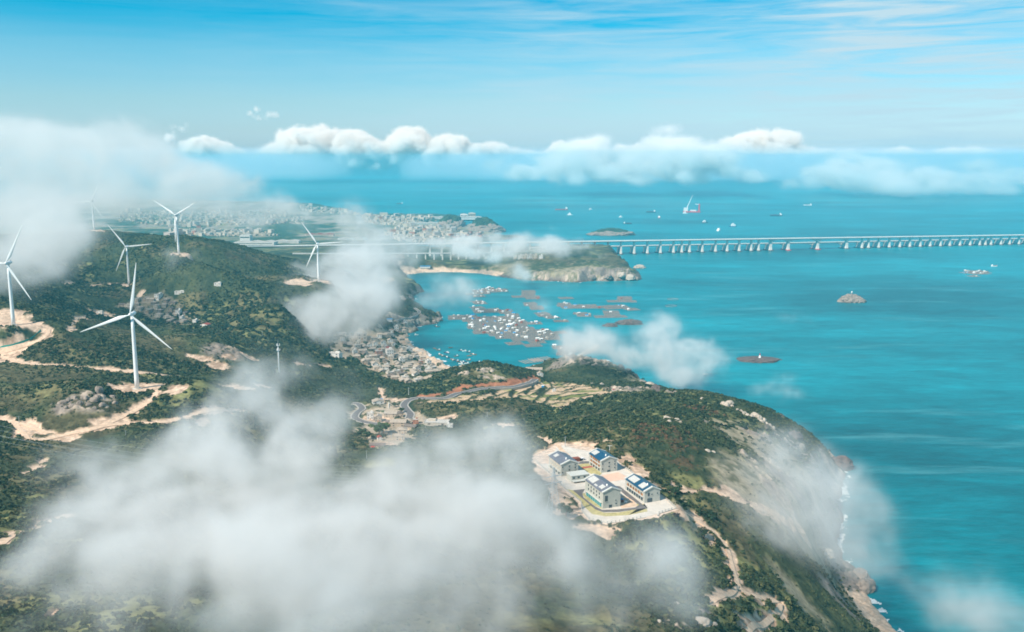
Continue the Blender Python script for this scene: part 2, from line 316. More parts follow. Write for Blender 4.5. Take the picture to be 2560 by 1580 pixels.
rock_w = np.clip(np.maximum(rock_w * sstep(.33, .45, n_mid + .06), out_w), 0, 1)
soil_w = np.clip(soil_w, 0, 1)
veg = np.clip(1 - np.maximum.reduce([road_clear, vil_w * sstep(.66, .5, n_mid), soil_w, red_w, sand_w, rock_w * .9]), 0, 1) * (1 - fld_w) * (GP > 2)
# grassy light areas
grs = np.zeros(GX.shape, np.float32)
for u, v, ru, rv in [(540,850,90,22),(520,975,60,18),(450,990,40,12),(1430,1110,30,8),(1465,1120,30,8),(1640,1040,40,18),(1720,1205,50,14),(1200,940,80,10),(1130,965,60,8),(1740,1260,40,10),(1400,1070,40,10),(0,985,30,12),(120,980,60,10),(1850,1400,60,14),(1500,1560,120,20),(960,1160,40,14),(930,1165,24,10),(1300,1560,80,20),(700,640,80,14),(1860,1055,80,10),(1000,1075,30,8),(200,755,40,3),(1740,1010,50,8)]:
    c = hit(u, v)
    if c is None: continue
    d = (c - Vector((0, 0, H))).length; rx = ru / F * d; ry = max(rv / F * d * d / max(H - c.z, 60), 6)
    s = local([(c.x, c.y)], max(rx, ry) * 1.6 + 10); e_ = np.sqrt(((GX[s] - c.x) / rx) ** 2 + ((GY[s] - c.y) / ry) ** 2) + (n_mid[s] - .5) * 1.4
    grs[s] = np.maximum(grs[s], sstep(1.1, .5, e_))
grs = np.maximum(grs, sstep(.60, .70, n_big * .55 + n_mid * .5) * .8) * veg
rust = np.zeros(GX.shape, np.float32)
for u, v, ru, rv in [(1700,1100,60,30),(1640,1080,60,20),(1700,1150,50,30),(1760,1030,60,10),(1600,1100,30,14)]:
    c = hit(u, v); d = (c - Vector((0, 0, H))).length; rx = ru / F * d; ry = rv / F * d * d / max(H - c.z, 60)
    s = local([(c.x, c.y)], max(rx, ry) * 1.6 + 10); e_ = np.sqrt(((GX[s] - c.x) / rx) ** 2 + ((GY[s] - c.y) / ry) ** 2)
    rust[s] = np.maximum(rust[s], sstep(1.2, .4, e_))
tanm = np.zeros(GX.shape, np.float32)
for u, v, ru, rv in [(1900,1110,110,35),(1830,1090,70,26),(1960,1160,110,40),(1870,1230,80,40),(2010,1250,60,60),(1790,1060,40,14),(2080,1460,50,40),(1980,1480,70,30),(1960,1200,90,50),(1880,1180,60,30),(2000,1320,60,50),(1930,1270,60,40),(2050,1400,60,40),(1700,1250,50,14),(1620,960,50,14),(1590,980,40,10),(1440,690,120,14),(1280,670,60,10),(1720,1290,40,20),(1840,1530,60,20)]:
    c = hit(u, v)
    if c is None: continue
    d = (c - Vector((0, 0, H))).length; rx = ru / F * d; ry = max(rv / F * d * d / max(H - c.z, 60), 6)
    s = local([(c.x, c.y)], max(rx, ry) * 1.6 + 10); e_ = np.sqrt(((GX[s] - c.x) / rx) ** 2 + ((GY[s] - c.y) / ry) ** 2) + (n_mid[s] - .5) * 2.0
    tanm[s] = np.maximum(tanm[s], sstep(1.2, .5, e_))
grs = np.maximum(grs, tanm * .85); veg = veg * (1 - tanm * .7)
# canopy relief where scrub grows; crags rise
GB = GH.copy()                                    # ground without the canopy relief
GZ = GH + veg * (n_fine * 3.2 + (n_mid - .5) * 4.0) * (1 - grs * .7) * np.clip(GD / 20, 0, 1) * np.where(GY > 3600, .8, 1)
crg = fbm(QD / 13, 91, 4).reshape(GX.shape)
GZ = GZ + rock_w * (np.abs(crg - .5) * 22 + (n_fine - .5) * 5) * sstep(-3, 8, GD) * np.clip(GY / 1500, .35, 1)
GZ = np.where(GP < 3, GH, GZ)

# albedo of the ground, linear
def C3(*c): return np.array(c, np.float32)
colr = np.empty(GX.shape + (3,), np.float32)
g1 = C3(.030, .045, .024); g2 = C3(.074, .084, .038); g3 = C3(.18, .175, .072); rs = C3(.09, .065, .035)
t = sstep(.3, .7, n_fine * .5 + n_mid * .5)[..., None]
colr[:] = g1 * (1 - t) + g2 * t
far_ = sstep(2800, 4200, GY)[..., None]; patch = sstep(.42, .62, n_big * .5 + fbm(QD * (1 / 160., 1 / 300.), 77, 4).reshape(GX.shape) * .5)[..., None]
colr = colr * (1 - far_) + far_ * (C3(.045, .085, .055) * (1 - patch) + C3(.34, .29, .24) * patch)
colr = colr * (1 - grs[..., None]) + (g3 * (.6 + .8 * t)) * grs[..., None]
dry = (sstep(.50, .62, fbm(QD / 60, 79, 4).reshape(GX.shape)) * veg * (1 - far_[..., 0]))[..., None]; colr = colr * (1 - dry * .7) + C3(.115, .095, .05) * (.6 + .8 * t) * dry * .7
tn = (tanm * sstep(.28, .46, n_mid * .5 + n_fine * .5))[..., None] * .95; colr = colr * (1 - tn) + C3(.30, .25, .17) * (.7 + .6 * n_fine[..., None]) * tn
colr = colr * (1 - (rust * sstep(.52, .62, n_fine))[..., None]) + rs * (rust * sstep(.52, .62, n_fine))[..., None]
k = (sstep(.35, .6, n_mid))[..., None]; rockc = C3(.46, .36, .28) * (1 - k) + C3(.22, .18, .15) * k
rockc = rockc * (.75 + .5 * n_fine[..., None]); wet = sstep(5, 1.5, GZ)[..., None]; rockc = rockc * (1 - wet) + C3(.11, .075, .06) * wet
colr = colr * (1 - rock_w[..., None]) + rockc * rock_w[..., None]
st_ = sstep(.45, .66, fbm(QD / 4.2, 81, 4).reshape(GX.shape) * .6 + n_mid * .4)[..., None]; soilc = C3(.60, .43, .31) * (1 - st_) + C3(.34, .23, .16) * st_; soilc = soilc * (.7 + .6 * n_fine[..., None]); colr = colr * (1 - soil_w[..., None]) + soilc * soil_w[..., None]
redc = C3(.36, .15, .08) * (.7 + .6 * n_fine[..., None]); colr = colr * (1 - red_w[..., None]) + redc * red_w[..., None]
vc_ = C3(.46, .36, .26) * (.6 + .8 * n_mid[..., None]); vw = (vil_w * sstep(.66, .5, n_mid) * (1 - soil_w))[..., None]; colr = colr * (1 - vw) + vc_ * vw
sandc = C3(.60, .44, .32); sa = sand_w[..., None]; colr = colr * (1 - sa) + sandc * (.8 + .3 * n_mid[..., None]) * sa
pz = sstep(.64, .76, n_mid)[..., None]; pz2 = sstep(.64, .70, fbm(QD * (1 / 40., 1 / 14.), 78, 3).reshape(GX.shape))[..., None]; fc = C3(.52, .37, .24) * (1 - pz) + C3(.30, .27, .11) * pz; fc = fc * (1 - pz2) + C3(.17, .18, .06) * pz2
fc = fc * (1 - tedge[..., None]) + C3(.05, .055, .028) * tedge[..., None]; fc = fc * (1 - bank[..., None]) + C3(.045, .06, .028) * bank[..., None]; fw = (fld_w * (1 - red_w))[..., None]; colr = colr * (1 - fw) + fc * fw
colr = np.where((GP < 1.5)[..., None], C3(.60, .46, .36) * (.9 + .2 * n_mid[..., None]), colr)
seabed = (GD < -4)[..., None]; colr = np.where(seabed, C3(.10, .16, .15), colr)

# ---------------------------------------------------------------- materials
def mat(name, color, rough=.8, metal=0.0, noise=.0, nscale=.5, attr=None, bump=0.0, spec=.3, coat=0.0):
    m = bpy.data.materials.new(name); m.use_nodes = True; n = m.node_tree.nodes; l = m.node_tree.links; p = n['Principled BSDF']
    p.inputs['Roughness'].default_value = rough; p.inputs['Metallic'].default_value = metal; p.inputs['Specular IOR Level'].default_value = spec
    src = None
    if attr:
        a = n.new('ShaderNodeAttribute'); a.attribute_name = attr; src = a.outputs['Color']
    else:
        rgb = n.new('ShaderNodeRGB'); rgb.outputs[0].default_value = (*color, 1); src = rgb.outputs[0]
    geo = n.new('ShaderNodeNewGeometry'); tn = n.new('ShaderNodeTexNoise'); l.new(geo.outputs['Position'], tn.inputs['Vector'])
    tn.inputs['Scale'].default_value = nscale; tn.inputs['Detail'].default_value = 5
    r = n.new('ShaderNodeMapRange'); l.new(tn.outputs[0], r.inputs[0]); r.inputs[1].default_value = .3; r.inputs[2].default_value = .7; r.inputs[3].default_value = 1 - noise; r.inputs[4].default_value = 1 + noise
    mm = n.new('ShaderNodeMix'); mm.data_type = 'RGBA'; mm.blend_type = 'MULTIPLY'; mm.inputs[0].default_value = 1; l.new(src, mm.inputs[6]); l.new(r.outputs[0], mm.inputs[7])
    l.new(mm.outputs[2], p.inputs['Base Color'])
    if bump:
        b = n.new('ShaderNodeBump'); b.inputs['Strength'].default_value = bump; b.inputs['Distance'].default_value = 1.0; l.new(tn.outputs[0], b.inputs['Height']); l.new(b.outputs[0], p.inputs['Normal'])
    return m
def mesh_np(name, co, faces, m, parent=None, cols=None, smooth=False):
    """faces: (n,3) or (n,4) int array"""
    me = bpy.data.meshes.new(name); co = np.asarray(co, np.float32); faces = np.asarray(faces, np.int32); k = faces.shape[1]
    me.vertices.add(len(co)); me.vertices.foreach_set('co', co.ravel())
    me.loops.add(faces.size); me.loops.foreach_set('vertex_index', faces.ravel())
    me.polygons.add(len(faces)); me.polygons.foreach_set('loop_start', np.arange(0, faces.size, k, dtype=np.int32))
    if smooth: me.polygons.foreach_set('use_smooth', np.ones(len(faces), bool))
    if cols is not None:
        a = me.attributes.new('albedo', 'FLOAT_COLOR', 'POINT'); c4 = np.ones((len(co), 4), np.float32); c4[:, :3] = cols; a.data.foreach_set('color', c4.ravel())
    me.update(calc_edges=True); me.materials.append(m)
    o = bpy.data.objects.new(name, me); COL.objects.link(o)
    if parent is not None: o.parent = parent
    return o
def props(o, label=None, cat=None, group=None, kind=None):
    if label: o['label'] = label
    if cat: o['category'] = cat
    if group: o['group'] = group
    if kind: o['kind'] = kind
    return o

# ground sheet
idx = np.arange(NB * NA, dtype=np.int64).reshape(NB, NA)
q = np.stack([idx[:-1, :-1], idx[:-1, 1:], idx[1:, 1:], idx[1:, :-1]], -1).reshape(-1, 4)
zf = GZ.ravel(); keep = (zf[q].max(1) > -3.0); q = q[keep]
used = np.zeros(NB * NA, bool); used[q.ravel()] = True; remap = np.cumsum(used) - 1
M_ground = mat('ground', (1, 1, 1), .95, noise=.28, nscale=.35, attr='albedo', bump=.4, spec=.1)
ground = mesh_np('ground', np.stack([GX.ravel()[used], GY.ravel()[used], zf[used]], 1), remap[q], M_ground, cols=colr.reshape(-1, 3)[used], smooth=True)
props(ground, kind='structure')

# sea
M_sea = bpy.data.materials.new('sea'); M_sea.use_nodes = True; n = M_sea.node_tree.nodes; l = M_sea.node_tree.links; p = n['Principled BSDF']
geo = n.new('ShaderNodeNewGeometry')
def noise_node(scale, detail, stretch=(1, 1, 1), rot=0.0, rough=.55):
    mp_ = n.new('ShaderNodeMapping'); l.new(geo.outputs['Position'], mp_.inputs[0]); mp_.inputs['Scale'].default_value = stretch; mp_.inputs['Rotation'].default_value = (0, 0, rot)
    t_ = n.new('ShaderNodeTexNoise'); l.new(mp_.outputs[0], t_.inputs['Vector']); t_.inputs['Scale'].default_value = scale; t_.inputs['Detail'].default_value = detail; t_.inputs['Roughness'].default_value = rough
    return t_
s1 = noise_node(.0011, 7, (1, 1.7, 1), -.35, .66); s2 = noise_node(.012, 4, (.5, 2.0, 1), -.5); s3 = noise_node(.16, 4, (1, 1.6, 1), .3)
cr_ = n.new('ShaderNodeValToRGB'); l.new(s1.outputs[0], cr_.inputs[0])
cr_.color_ramp.elements[0].position = .36; cr_.color_ramp.elements[0].color = (.0, .098, .118, 1)  # dark noise patches: sea tone, also cloud shadows put into the colour
cr_.color_ramp.elements[1].position = .66; cr_.color_ramp.elements[1].color = (.001, .255, .305, 1)
mrr = n.new('ShaderNodeMapRange'); l.new(s2.outputs[0], mrr.inputs[0]); mrr.inputs[1].default_value = .3; mrr.inputs[2].default_value = .75; mrr.inputs[3].default_value = .82; mrr.inputs[4].default_value = 1.22
mm = n.new('ShaderNodeMix'); mm.data_type = 'RGBA'; mm.blend_type = 'MULTIPLY'; mm.inputs[0].default_value = 1; 
s5 = noise_node(.05, 6, (.55, 1.9, 1), -.4, .7); m5 = n.new('ShaderNodeMapRange'); l.new(s5.outputs[0], m5.inputs[0]); m5.inputs[1].default_value = .32; m5.inputs[2].default_value = .68; m5.inputs[3].default_value = .76; m5.inputs[4].default_value = 1.26  # light and dark of ripples painted into the water colour
mz = n.new('ShaderNodeMath'); mz.operation = 'MULTIPLY'; l.new(mrr.outputs[0], mz.inputs[0]); l.new(m5.outputs[0], mz.inputs[1])
l.new(cr_.outputs[0], mm.inputs[6]); l.new(mz.outputs[0], mm.inputs[7])
s4 = noise_node(.0042, 7, (.55, 3.4, 1), -.3, .68); fo = n.new('ShaderNodeMapRange'); l.new(s4.outputs[0], fo.inputs[0]); fo.inputs[1].default_value = .56; fo.inputs[2].default_value = .72; fo.inputs[4].default_value = .6
fm = n.new('ShaderNodeMix'); fm.data_type = 'RGBA'; l.new(fo.outputs[0], fm.inputs[0]); l.new(mm.outputs[2], fm.inputs[6]); fm.inputs[7].default_value = (.10, .33, .36, 1)
l.new(fm.outputs[2], p.inputs['Base Color']); p.inputs['Roughness'].default_value = .38; p.inputs['Specular IOR Level'].default_value = .14
bmp = n.new('ShaderNodeBump'); bmp.inputs['Strength'].default_value = .35; bmp.inputs['Distance'].default_value = 1.2; l.new(s3.outputs[0], bmp.inputs['Height']); l.new(bmp.outputs[0], p.inputs['Normal'])
S = 160000.0
sea = mesh_np('sea', [(-S, -3000, 0), (S, -3000, 0), (S, S, 0), (-S, S, 0)], [[0, 1, 2, 3]], M_sea); props(sea, kind='structure')
# surf along the shore
sf = (GD > -7 - (n_mid - .5) * 14) & (GD < 2.5) & (fbm(QD / 7.0, 95, 3).reshape(GX.shape) > .50) & (GY < 3400) & (np.abs(GA) < .7)
q = np.stack([idx[:-1, :-1], idx[:-1, 1:], idx[1:, 1:], idx[1:, :-1]], -1).reshape(-1, 4); q = q[sf.ravel()[q].all(1)]
used = np.zeros(NB * NA, bool); used[q.ravel()] = True; remap = np.cumsum(used) - 1
M_foam = mat('foam', (.62, .66, .66), .8, noise=.2, nscale=.3)
if len(q): props(mesh_np('surf', np.stack([GX.ravel()[used], GY.ravel()[used], np.full(used.sum(), .12)], 1), remap[q], M_foam), kind='stuff')
#@@OBJECTS

# ---------------------------------------------------------------- shape collector and thing helpers
class MB:
    def __init__(s): s.v = []; s.f = []
    def add(s, vs, fs): b = len(s.v); s.v += [tuple(map(float, q)) for q in vs]; s.f += [tuple(b + i for i in f) for f in fs]; return s
    def box(s, cx, cy, z0, sx, sy, sz, rot=0.0):
        c, n = math.cos(rot), math.sin(rot); P = []
        for z in (z0, z0 + sz):
            for x, y in ((-sx / 2, -sy / 2), (sx / 2, -sy / 2), (sx / 2, sy / 2), (-sx / 2, sy / 2)): P.append((cx + x * c - y * n, cy + x * n + y * c, z))
        return s.add(P, [(3, 2, 1, 0), (4, 5, 6, 7), (0, 1, 5, 4), (1, 2, 6, 5), (2, 3, 7, 6), (3, 0, 4, 7)])
    def lathe(s, prof, n=16, ax='z', c=(0, 0, 0)):
        P = []
        for r, z in prof:
            for k in range(n):
                a = 2 * math.pi * k / n; p = (r * math.cos(a), r * math.sin(a), z) if ax == 'z' else (r * math.cos(a), z, r * math.sin(a))
                P.append((p[0] + c[0], p[1] + c[1], p[2] + c[2]))
        F = [(j * n + k, j * n + (k + 1) % n, (j + 1) * n + (k + 1) % n, (j + 1) * n + k) for j in range(len(prof) - 1) for k in range(n)]
        F += [tuple(range(n - 1, -1, -1)), tuple((len(prof) - 1) * n + k for k in range(n))]
        return s.add(P, F)
    def tube(s, a, b, r0, r1=None, n=6):
        a, b = Vector(a), Vector(b); r1 = r0 if r1 is None else r1; d = (b - a).normalized(); u = d.orthogonal().normalized(); w = d.cross(u); P = []
        for p, r in ((a, r0), (b, r1)):
            for k in range(n): t = 2 * math.pi * k / n; P.append(p + u * (r * math.cos(t)) + w * (r * math.sin(t)))
        return s.add(P, [(k, (k + 1) % n, n + (k + 1) % n, n + k) for k in range(n)] + [tuple(range(n - 1, -1, -1)), tuple(range(n, 2 * n))])
    def prism(s, poly, z0, z1):
        n = len(poly); P = [(x, y, z0) for x, y in poly] + [(x, y, z1) for x, y in poly]
        return s.add(P, [tuple(range(n - 1, -1, -1)), tuple(range(n, 2 * n))] + [(k, (k + 1) % n, n + (k + 1) % n, n + k) for k in range(n)])
    def build(s, name, m, parent=None, smooth=False):
        me = bpy.data.meshes.new(name); me.from_pydata(s.v, [], s.f); me.materials.append(m)
        if smooth: me.polygons.foreach_set('use_smooth', [True] * len(me.polygons))
        o = bpy.data.objects.new(name, me); COL.objects.link(o)
        if parent is not None: o.parent = parent
        return o
def thing(name, label, cat, loc=(0, 0, 0), rz=0.0, group=None):
    o = bpy.data.objects.new(name, None); COL.objects.link(o); o.location = loc; o.rotation_euler = (0, 0, rz); o.empty_display_size = 1
    return props(o, label, cat, group)
KIDS = {}
def kids(o):
    if o.name not in KIDS: KIDS[o.name] = [(c, [g for g in c.children]) for c in o.children]
    return KIDS[o.name]
def dup(root, loc, rz=0.0, label=None, group=None, scale=None):
    r = root.copy(); COL.objects.link(r); r.location = loc; r.rotation_euler = (0, 0, rz); r.scale = scale or (1, 1, 1)
    if label: r['label'] = label
    if group: r['group'] = group
    for c, gs in kids(root):
        d = c.copy(); COL.objects.link(d); d.parent = r
        for g in gs: e2 = g.copy(); COL.objects.link(e2); e2.parent = d
    return r
used_p = set()
def place(root, loc, rz, label, group=None, scale=None):
    """first call moves the prototype itself, later ones copy it"""
    if root.name in used_p: return dup(root, loc, rz, label, group, scale)
    kids(root); used_p.add(root.name); root.location = loc; root.rotation_euler = (0, 0, rz); root['label'] = label
    if group: root['group'] = group
    if scale: root.scale = scale
    return root
ORD = 'first second third fourth fifth sixth seventh eighth ninth tenth eleventh twelfth thirteenth fourteenth fifteenth sixteenth seventeenth eighteenth nineteenth twentieth'.split()
def ordn(k):
    if k < 20: return ORD[k]
    tens = {2: 'twenty', 3: 'thirty', 4: 'forty', 5: 'fifty', 6: 'sixty', 7: 'seventy', 8: 'eighty', 9: 'ninety'}
    k += 1
    if k % 10 == 0: return {3: 'thirtieth', 4: 'fortieth', 5: 'fiftieth', 6: 'sixtieth', 7: 'seventieth', 8: 'eightieth', 9: 'ninetieth'}.get(k // 10, 'hundredth')
    return ('hundred and ' if k > 100 else '') + tens.get(k // 10 % 10, 'ten') + '-' + ORD[k % 10 - 1]
def rowlabels(pts, nrow):
    """for (u,v) picture spots: (row from the camera, place in the row from the left)"""
    o = sorted(range(len(pts)), key=lambda i: -pts[i][1]); per = math.ceil(len(pts) / nrow); out = {}
    for r in range(nrow):
        for k, i in enumerate(sorted(o[r * per:(r + 1) * per], key=lambda i: pts[i][0])): out[i] = (r, k)
    return out

M = {}
def MM(key, *a, **k): M[key] = mat(key, *a, **k)
MM('turbine_white', (.80, .81, .80), .35, noise=.03, nscale=.2); MM('concrete', (.55, .50, .44), .9, noise=.15, nscale=.3); MM('pale_concrete', (.58, .52, .45), .9, noise=.12, nscale=.2)
MM('asphalt', (.15, .135, .13), .9, noise=.2, nscale=.4); MM('dirt', (.62, .44, .31), .95, noise=.2, nscale=.3); MM('kerb', (.42, .38, .33), .8, noise=.08, nscale=.5)
MM('block_wall', (.42, .42, .375), .8, noise=.06, nscale=.5); MM('blue_roof', (.016, .07, .13), .3, noise=.15, nscale=.6, spec=.5); MM('grey_roof', (.14, .15, .18), .45, noise=.2, nscale=.6); MM('roof_trim', (.52, .52, .48), .6)
MM('skylight', (.50, .49, .46), .3, noise=.08, nscale=.9); MM('glass', (.02, .05, .07), .12, spec=.8); MM('teal_glass', (.03, .25, .28), .15, spec=.8); MM('wood', (.42, .19, .07), .7, noise=.2, nscale=1.5)
MM('plaza', (.66, .44, .33), .9, noise=.1, nscale=.4); MM('lawn', (.42, .36, .17), .95, noise=.25, nscale=.7); MM('red_paving', (.38, .10, .07), .8, noise=.1, nscale=1)
MM('stone_wall', (.42, .34, .26), .95, noise=.25, nscale=.8); MM('stone_wall_dark', (.24, .21, .18), .95, noise=.25, nscale=.8); MM('white_wall', (.68, .65, .60), .85, noise=.08, nscale=.5); MM('cream_wall', (.54, .46, .37), .85, noise=.1, nscale=.5); MM('brick_wall', (.38, .18, .12), .9, noise=.15, nscale=.8)
MM('tile_roof', (.38, .31, .245), .9, noise=.3, nscale=1.2); MM('tile_roof_dark', (.17, .135, .115), .9, noise=.3, nscale=1.2); MM('red_roof', (.30, .07, .05), .8, noise=.2, nscale=1); MM('flat_roof', (.48, .44, .39), .9, noise=.2, nscale=.5); MM('sheet_blue', (.03, .26, .55), .5, noise=.1, nscale=.8); MM('dark_opening', (.03, .03, .035), .6)
MM('car_white', (.8, .8, .8), .25, spec=.6); MM('car_dark', (.03, .03, .04), .25, spec=.6); MM('tyre', (.02, .02, .02), .9); MM('rust', (.25, .08, .05), .8, noise=.2, nscale=2); MM('steel', (.45, .47, .48), .5, metal=.3); MM('wire', (.42, .45, .46), .5)
MM('rock', (.27, .215, .175), .9, noise=.35, nscale=.25, bump=.6); MM('rock_pale', (.44, .37, .30), .9, noise=.25, nscale=.35, bump=.6); MM('wet_rock', (.12, .09, .08), .8, noise=.4, nscale=.25, bump=.6)
MM('raft_wood', (.34, .235, .20), .9, noise=.35, nscale=.35); MM('net', (.03, .14, .16), .9, noise=.3, nscale=.3); MM('buoy', (.34, .28, .24), .6, noise=.1); MM('hull_red', (.42, .07, .05), .5); MM('hull_dark', (.05, .05, .07), .5); MM('hull_wood', (.30, .16, .09), .7, noise=.2, nscale=2); MM('hull_blue', (.05, .16, .28), .6); MM('ship_white', (.85, .84, .80), .4); MM('red_paint', (.6, .05, .05), .5); MM('green_net', (.04, .32, .26), .8)

# ---------------------------------------------------------------- roads laid on the ground
def ribbon(name, line, width, m, lift=.25, thick=.35, base=GB, kind='structure', follow=False):
    L_ = [np.array(p) for p in line]; mb = MB(); n = len(L_); V_ = []
    zs = []; HA = []
    for k, p in enumerate(L_):
        d = L_[min(k + 1, n - 1)] - L_[max(k - 1, 0)]; d = d / (np.linalg.norm(d) + 1e-9); nn = np.array((-d[1], d[0])) * width / 2
        a, b = p + nn, p - nn; z = max(height(*a), height(*b), height(*p)) + lift; zs.append((a, b, z)); HA.append((height(*a) + lift, height(*b) + lift))
    zz = [q[2] for q in zs]; zz = [np.mean(zz[max(k - 3, 0):k + 4]) for k in range(n)]; zz = [max(z, q[2]) for z, q in zip(zz, zs)]
    ha = [np.mean([q[0] for q in HA[max(k - 1, 0):k + 2]]) for k in range(n)]; hb = [np.mean([q[1] for q in HA[max(k - 1, 0):k + 2]]) for k in range(n)]
    for k, ((a, b, _), z) in enumerate(zip(zs, zz)):
        za, zb = (ha[k], hb[k]) if follow else (z, z); V_ += [(a[0], a[1], za), (b[0], b[1], zb), (b[0], b[1], zb - thick - 2.5), (a[0], a[1], za - thick - 2.5)]
    Fc = []
    for k in range(n - 1):
        o = 4 * k; Fc += [(o, o + 1, o + 5, o + 4), (o + 1, o + 2, o + 6, o + 5), (o + 3, o, o + 4, o + 7)]
    mb.add(V_, Fc); ob = mb.build(name, m); props(ob, kind=kind); return zs, zz
for (ln, wd), (kind, w2, px) in zip(soil_lines, ROADS): ribbon('dirt_road', line_xy(px, 4), wd * .8, M['dirt'], .5, follow=True)
for px, w in ((paved_px, 7), (village_px, 6.5), (north_px, 4)):
    ln = line_xy(px, 4); zs, zz = ribbon('road', ln, w, M['asphalt'], .45)
    for side in (0, 1):
        mb = MB(); V_ = []; n = len(zs)
        for (a, b, _), z in zip(zs, zz):
            p, q = (a, b) if side == 0 else (b, a); d = (p - q) / np.linalg.norm(p - q); o1 = p + d * 1.3
            V_ += [(p[0], p[1], z + .14), (o1[0], o1[1], z + .14), (o1[0], o1[1], z - 3), (p[0], p[1], z - .3)]
        Fc = []
        for k in range(n - 1):
            o = 4 * k
            for j in range(4): Fc.append((o + j, o + (j + 1) % 4, o + 4 + (j + 1) % 4, o + 4 + j))
        mb.add(V_, Fc); props(mb.build('kerb', M['kerb']), kind='structure')
ribbon('quay_path', line_xy(quay_px, 4), 5, M['pale_concrete'], .5)
# breakwater
bw = [tuple(at_z(*q)) for q in [(1440,899),(1452,890),(1470,880),(1486,872),(1492,866)]]
zs = smooth_line(bw, 4); mb = MB(); V_ = []
for k, p in enumerate(zs):
    d = np.array(zs[min(k + 1, len(zs) - 1)]) - np.array(zs[max(k - 1, 0)]); d /= np.linalg.norm(d); nn = np.array((-d[1], d[0]))
    for w, z in ((7, -2), (4, 3.2), (2.6, 4), (-2.6, 4), (-5, 2.4), (-8, -2)): V_.append((p[0] + nn[0] * w, p[1] + nn[1] * w, z))
Fc = [(6 * k + j, 6 * k + j + 1, 6 * k + 7 + j, 6 * k + 6 + j) for k in range(len(zs) - 1) for j in range(5)]
mb.add(V_, Fc); props(mb.build('breakwater', M['pale_concrete']), 'curved stone breakwater reaching into the bay from the rocky headland', 'breakwater')

# ---------------------------------------------------------------- wind turbines
def make_turbine():
    t = thing('wind_turbine', 'x', 'wind turbine')
    MB().lathe([(4.2, -3), (4.2, .5), (2.2, .5), (2.2, .9)], 24).build('foundation', M['pale_concrete'], t)
    MB().lathe([(2.05, .4), (2.0, 10), (1.85, 24), (1.7, 40), (1.5, 56), (1.28, 68.6)], 28).build('tower', M['turbine_white'], t, True)
    nb = MB(); pr = [(1.0, -3.2), (1.6, -2.6), (1.85, -1), (1.9, 2), (1.75, 5), (1.3, 6.8), (.6, 7.2)]
    nb.lathe(pr, 18, 'y', (0, 0, 70)); nc = nb.build('nacelle', M['turbine_white'], t, True)
    MB().box(0, 5.2, 71.6, .5, 1.6, 1.1).build('wind_sensor', M['steel'], nc)
    MB().lathe([(.15, -5.9), (.9, -5.4), (1.5, -4.4), (1.65, -3.4), (1.55, -2.9)], 18, 'y', (0, 0, 70)).build('rotor_hub', M['turbine_white'], t, True)
    bl = MB(); P = []; st = [(1.0, 1.1, 1.1, 0, 20), (3.0, 1.2, 1.1, 0, 20), (6, 2.0, .9, .25, 18), (10, 3.3, .72, .55, 13), (14, 3.1, .55, .5, 10), (22, 2.4, .38, .35, 6), (32, 1.7, .25, .22, 3), (42, 1.05, .14, .1, 1), (47.4, .5, .07, .02, 0), (48.6, .12, .03, 0, 0)]
    for r, ch, th, off, tw in st:
        tw = math.radians(tw)
        for k in range(10):
            a = 2 * math.pi * k / 10; x = math.cos(a) * ch / 2 + off; y = math.sin(a) * th / 2 * (1 + .3 * math.cos(a)); P.append((x * math.cos(tw) - y * math.sin(tw), x * math.sin(tw) + y * math.cos(tw) - r * r * .0006, r))
    bl.add(P, [(j * 10 + k, j * 10 + (k + 1) % 10, j * 10 + 10 + (k + 1) % 10, j * 10 + 10 + k) for j in range(len(st) - 1) for k in range(10)] + [tuple((len(st) - 1) * 10 + k for k in range(10))])
    b0 = bl.build('blade', M['turbine_white'], t, True); bs = [b0]
    for k in range(2): b = b0.copy(); COL.objects.link(b); b.parent = t; bs.append(b)
    for b in bs: b.location = (0, -4.3, 70)
    return t
proto_t = make_turbine()
def turbine(key, ang, label, yaw=0.0):
    x, y, z = turb_w[key]; t = place(proto_t, (x, y, z), yaw, label, 'wind turbines on the hills'); k = 0
    for c in t.children:
        if c.name.startswith('blade'): c.rotation_euler = (0, math.radians(90 - (ang + 120 * k)), 0); k += 1
for key, ang, lab, yaw in [('a', 79, 'nearest and tallest-looking white wind turbine, on a bare earth pad above the dirt road fork', 0), ('b', 126, 'white wind turbine standing directly behind the nearest one, a blade pointing level to one side', 0), ('c', 62, 'white wind turbine at the edge of the view, half its rotor lost in mist', 0),
        ('d', 28, 'white wind turbine on the reddish pad at the ridge above the mist', -.25), ('e', 183, 'farthest white wind turbine, its rotor hidden in the cloud', 0), ('f', 124, 'white wind turbine on the shoulder above the harbour valley, cloud behind it', 0)]: turbine(key, ang, lab, yaw)

# ---------------------------------------------------------------- the four-block compound
LD = math.radians(110.5); lx = np.array((math.cos(LD), math.sin(LD))); wx = np.array((math.cos(LD - math.pi / 2), math.sin(LD - math.pi / 2)))
def sheet(name, px, z, m, th=.12, kind='structure', pts=None):
    P = [tuple(at_z(u, v, z)) for u, v in px] if pts is None else pts; mb = MB(); mb.prism(P, z - 1.2, z); o = mb.build(name, m)
    if kind: props(o, kind=kind)
    return o
Z0 = PAD_Z
def zc(l): return [(1340 + a / 6.05, 1090 + b / 6.05) for a, b in l]
sheet('yard_paving', zc([(450,800),(690,1010),(700,1150),(810,1262),(1080,1322),(1330,1285),(1650,1228),(1845,1170),(1880,1172),(2100,1095),(1960,965),(1310,470),(1180,300),(1000,260),(640,200),(400,140),(310,160),(210,420),(60,420),(240,600)]), Z0 + .10, M['pale_concrete'])
sheet('lawn', zc([(640,430),(790,410),(1000,560),(960,600),(880,590),(720,520)]), Z0 + .16, M['lawn'])
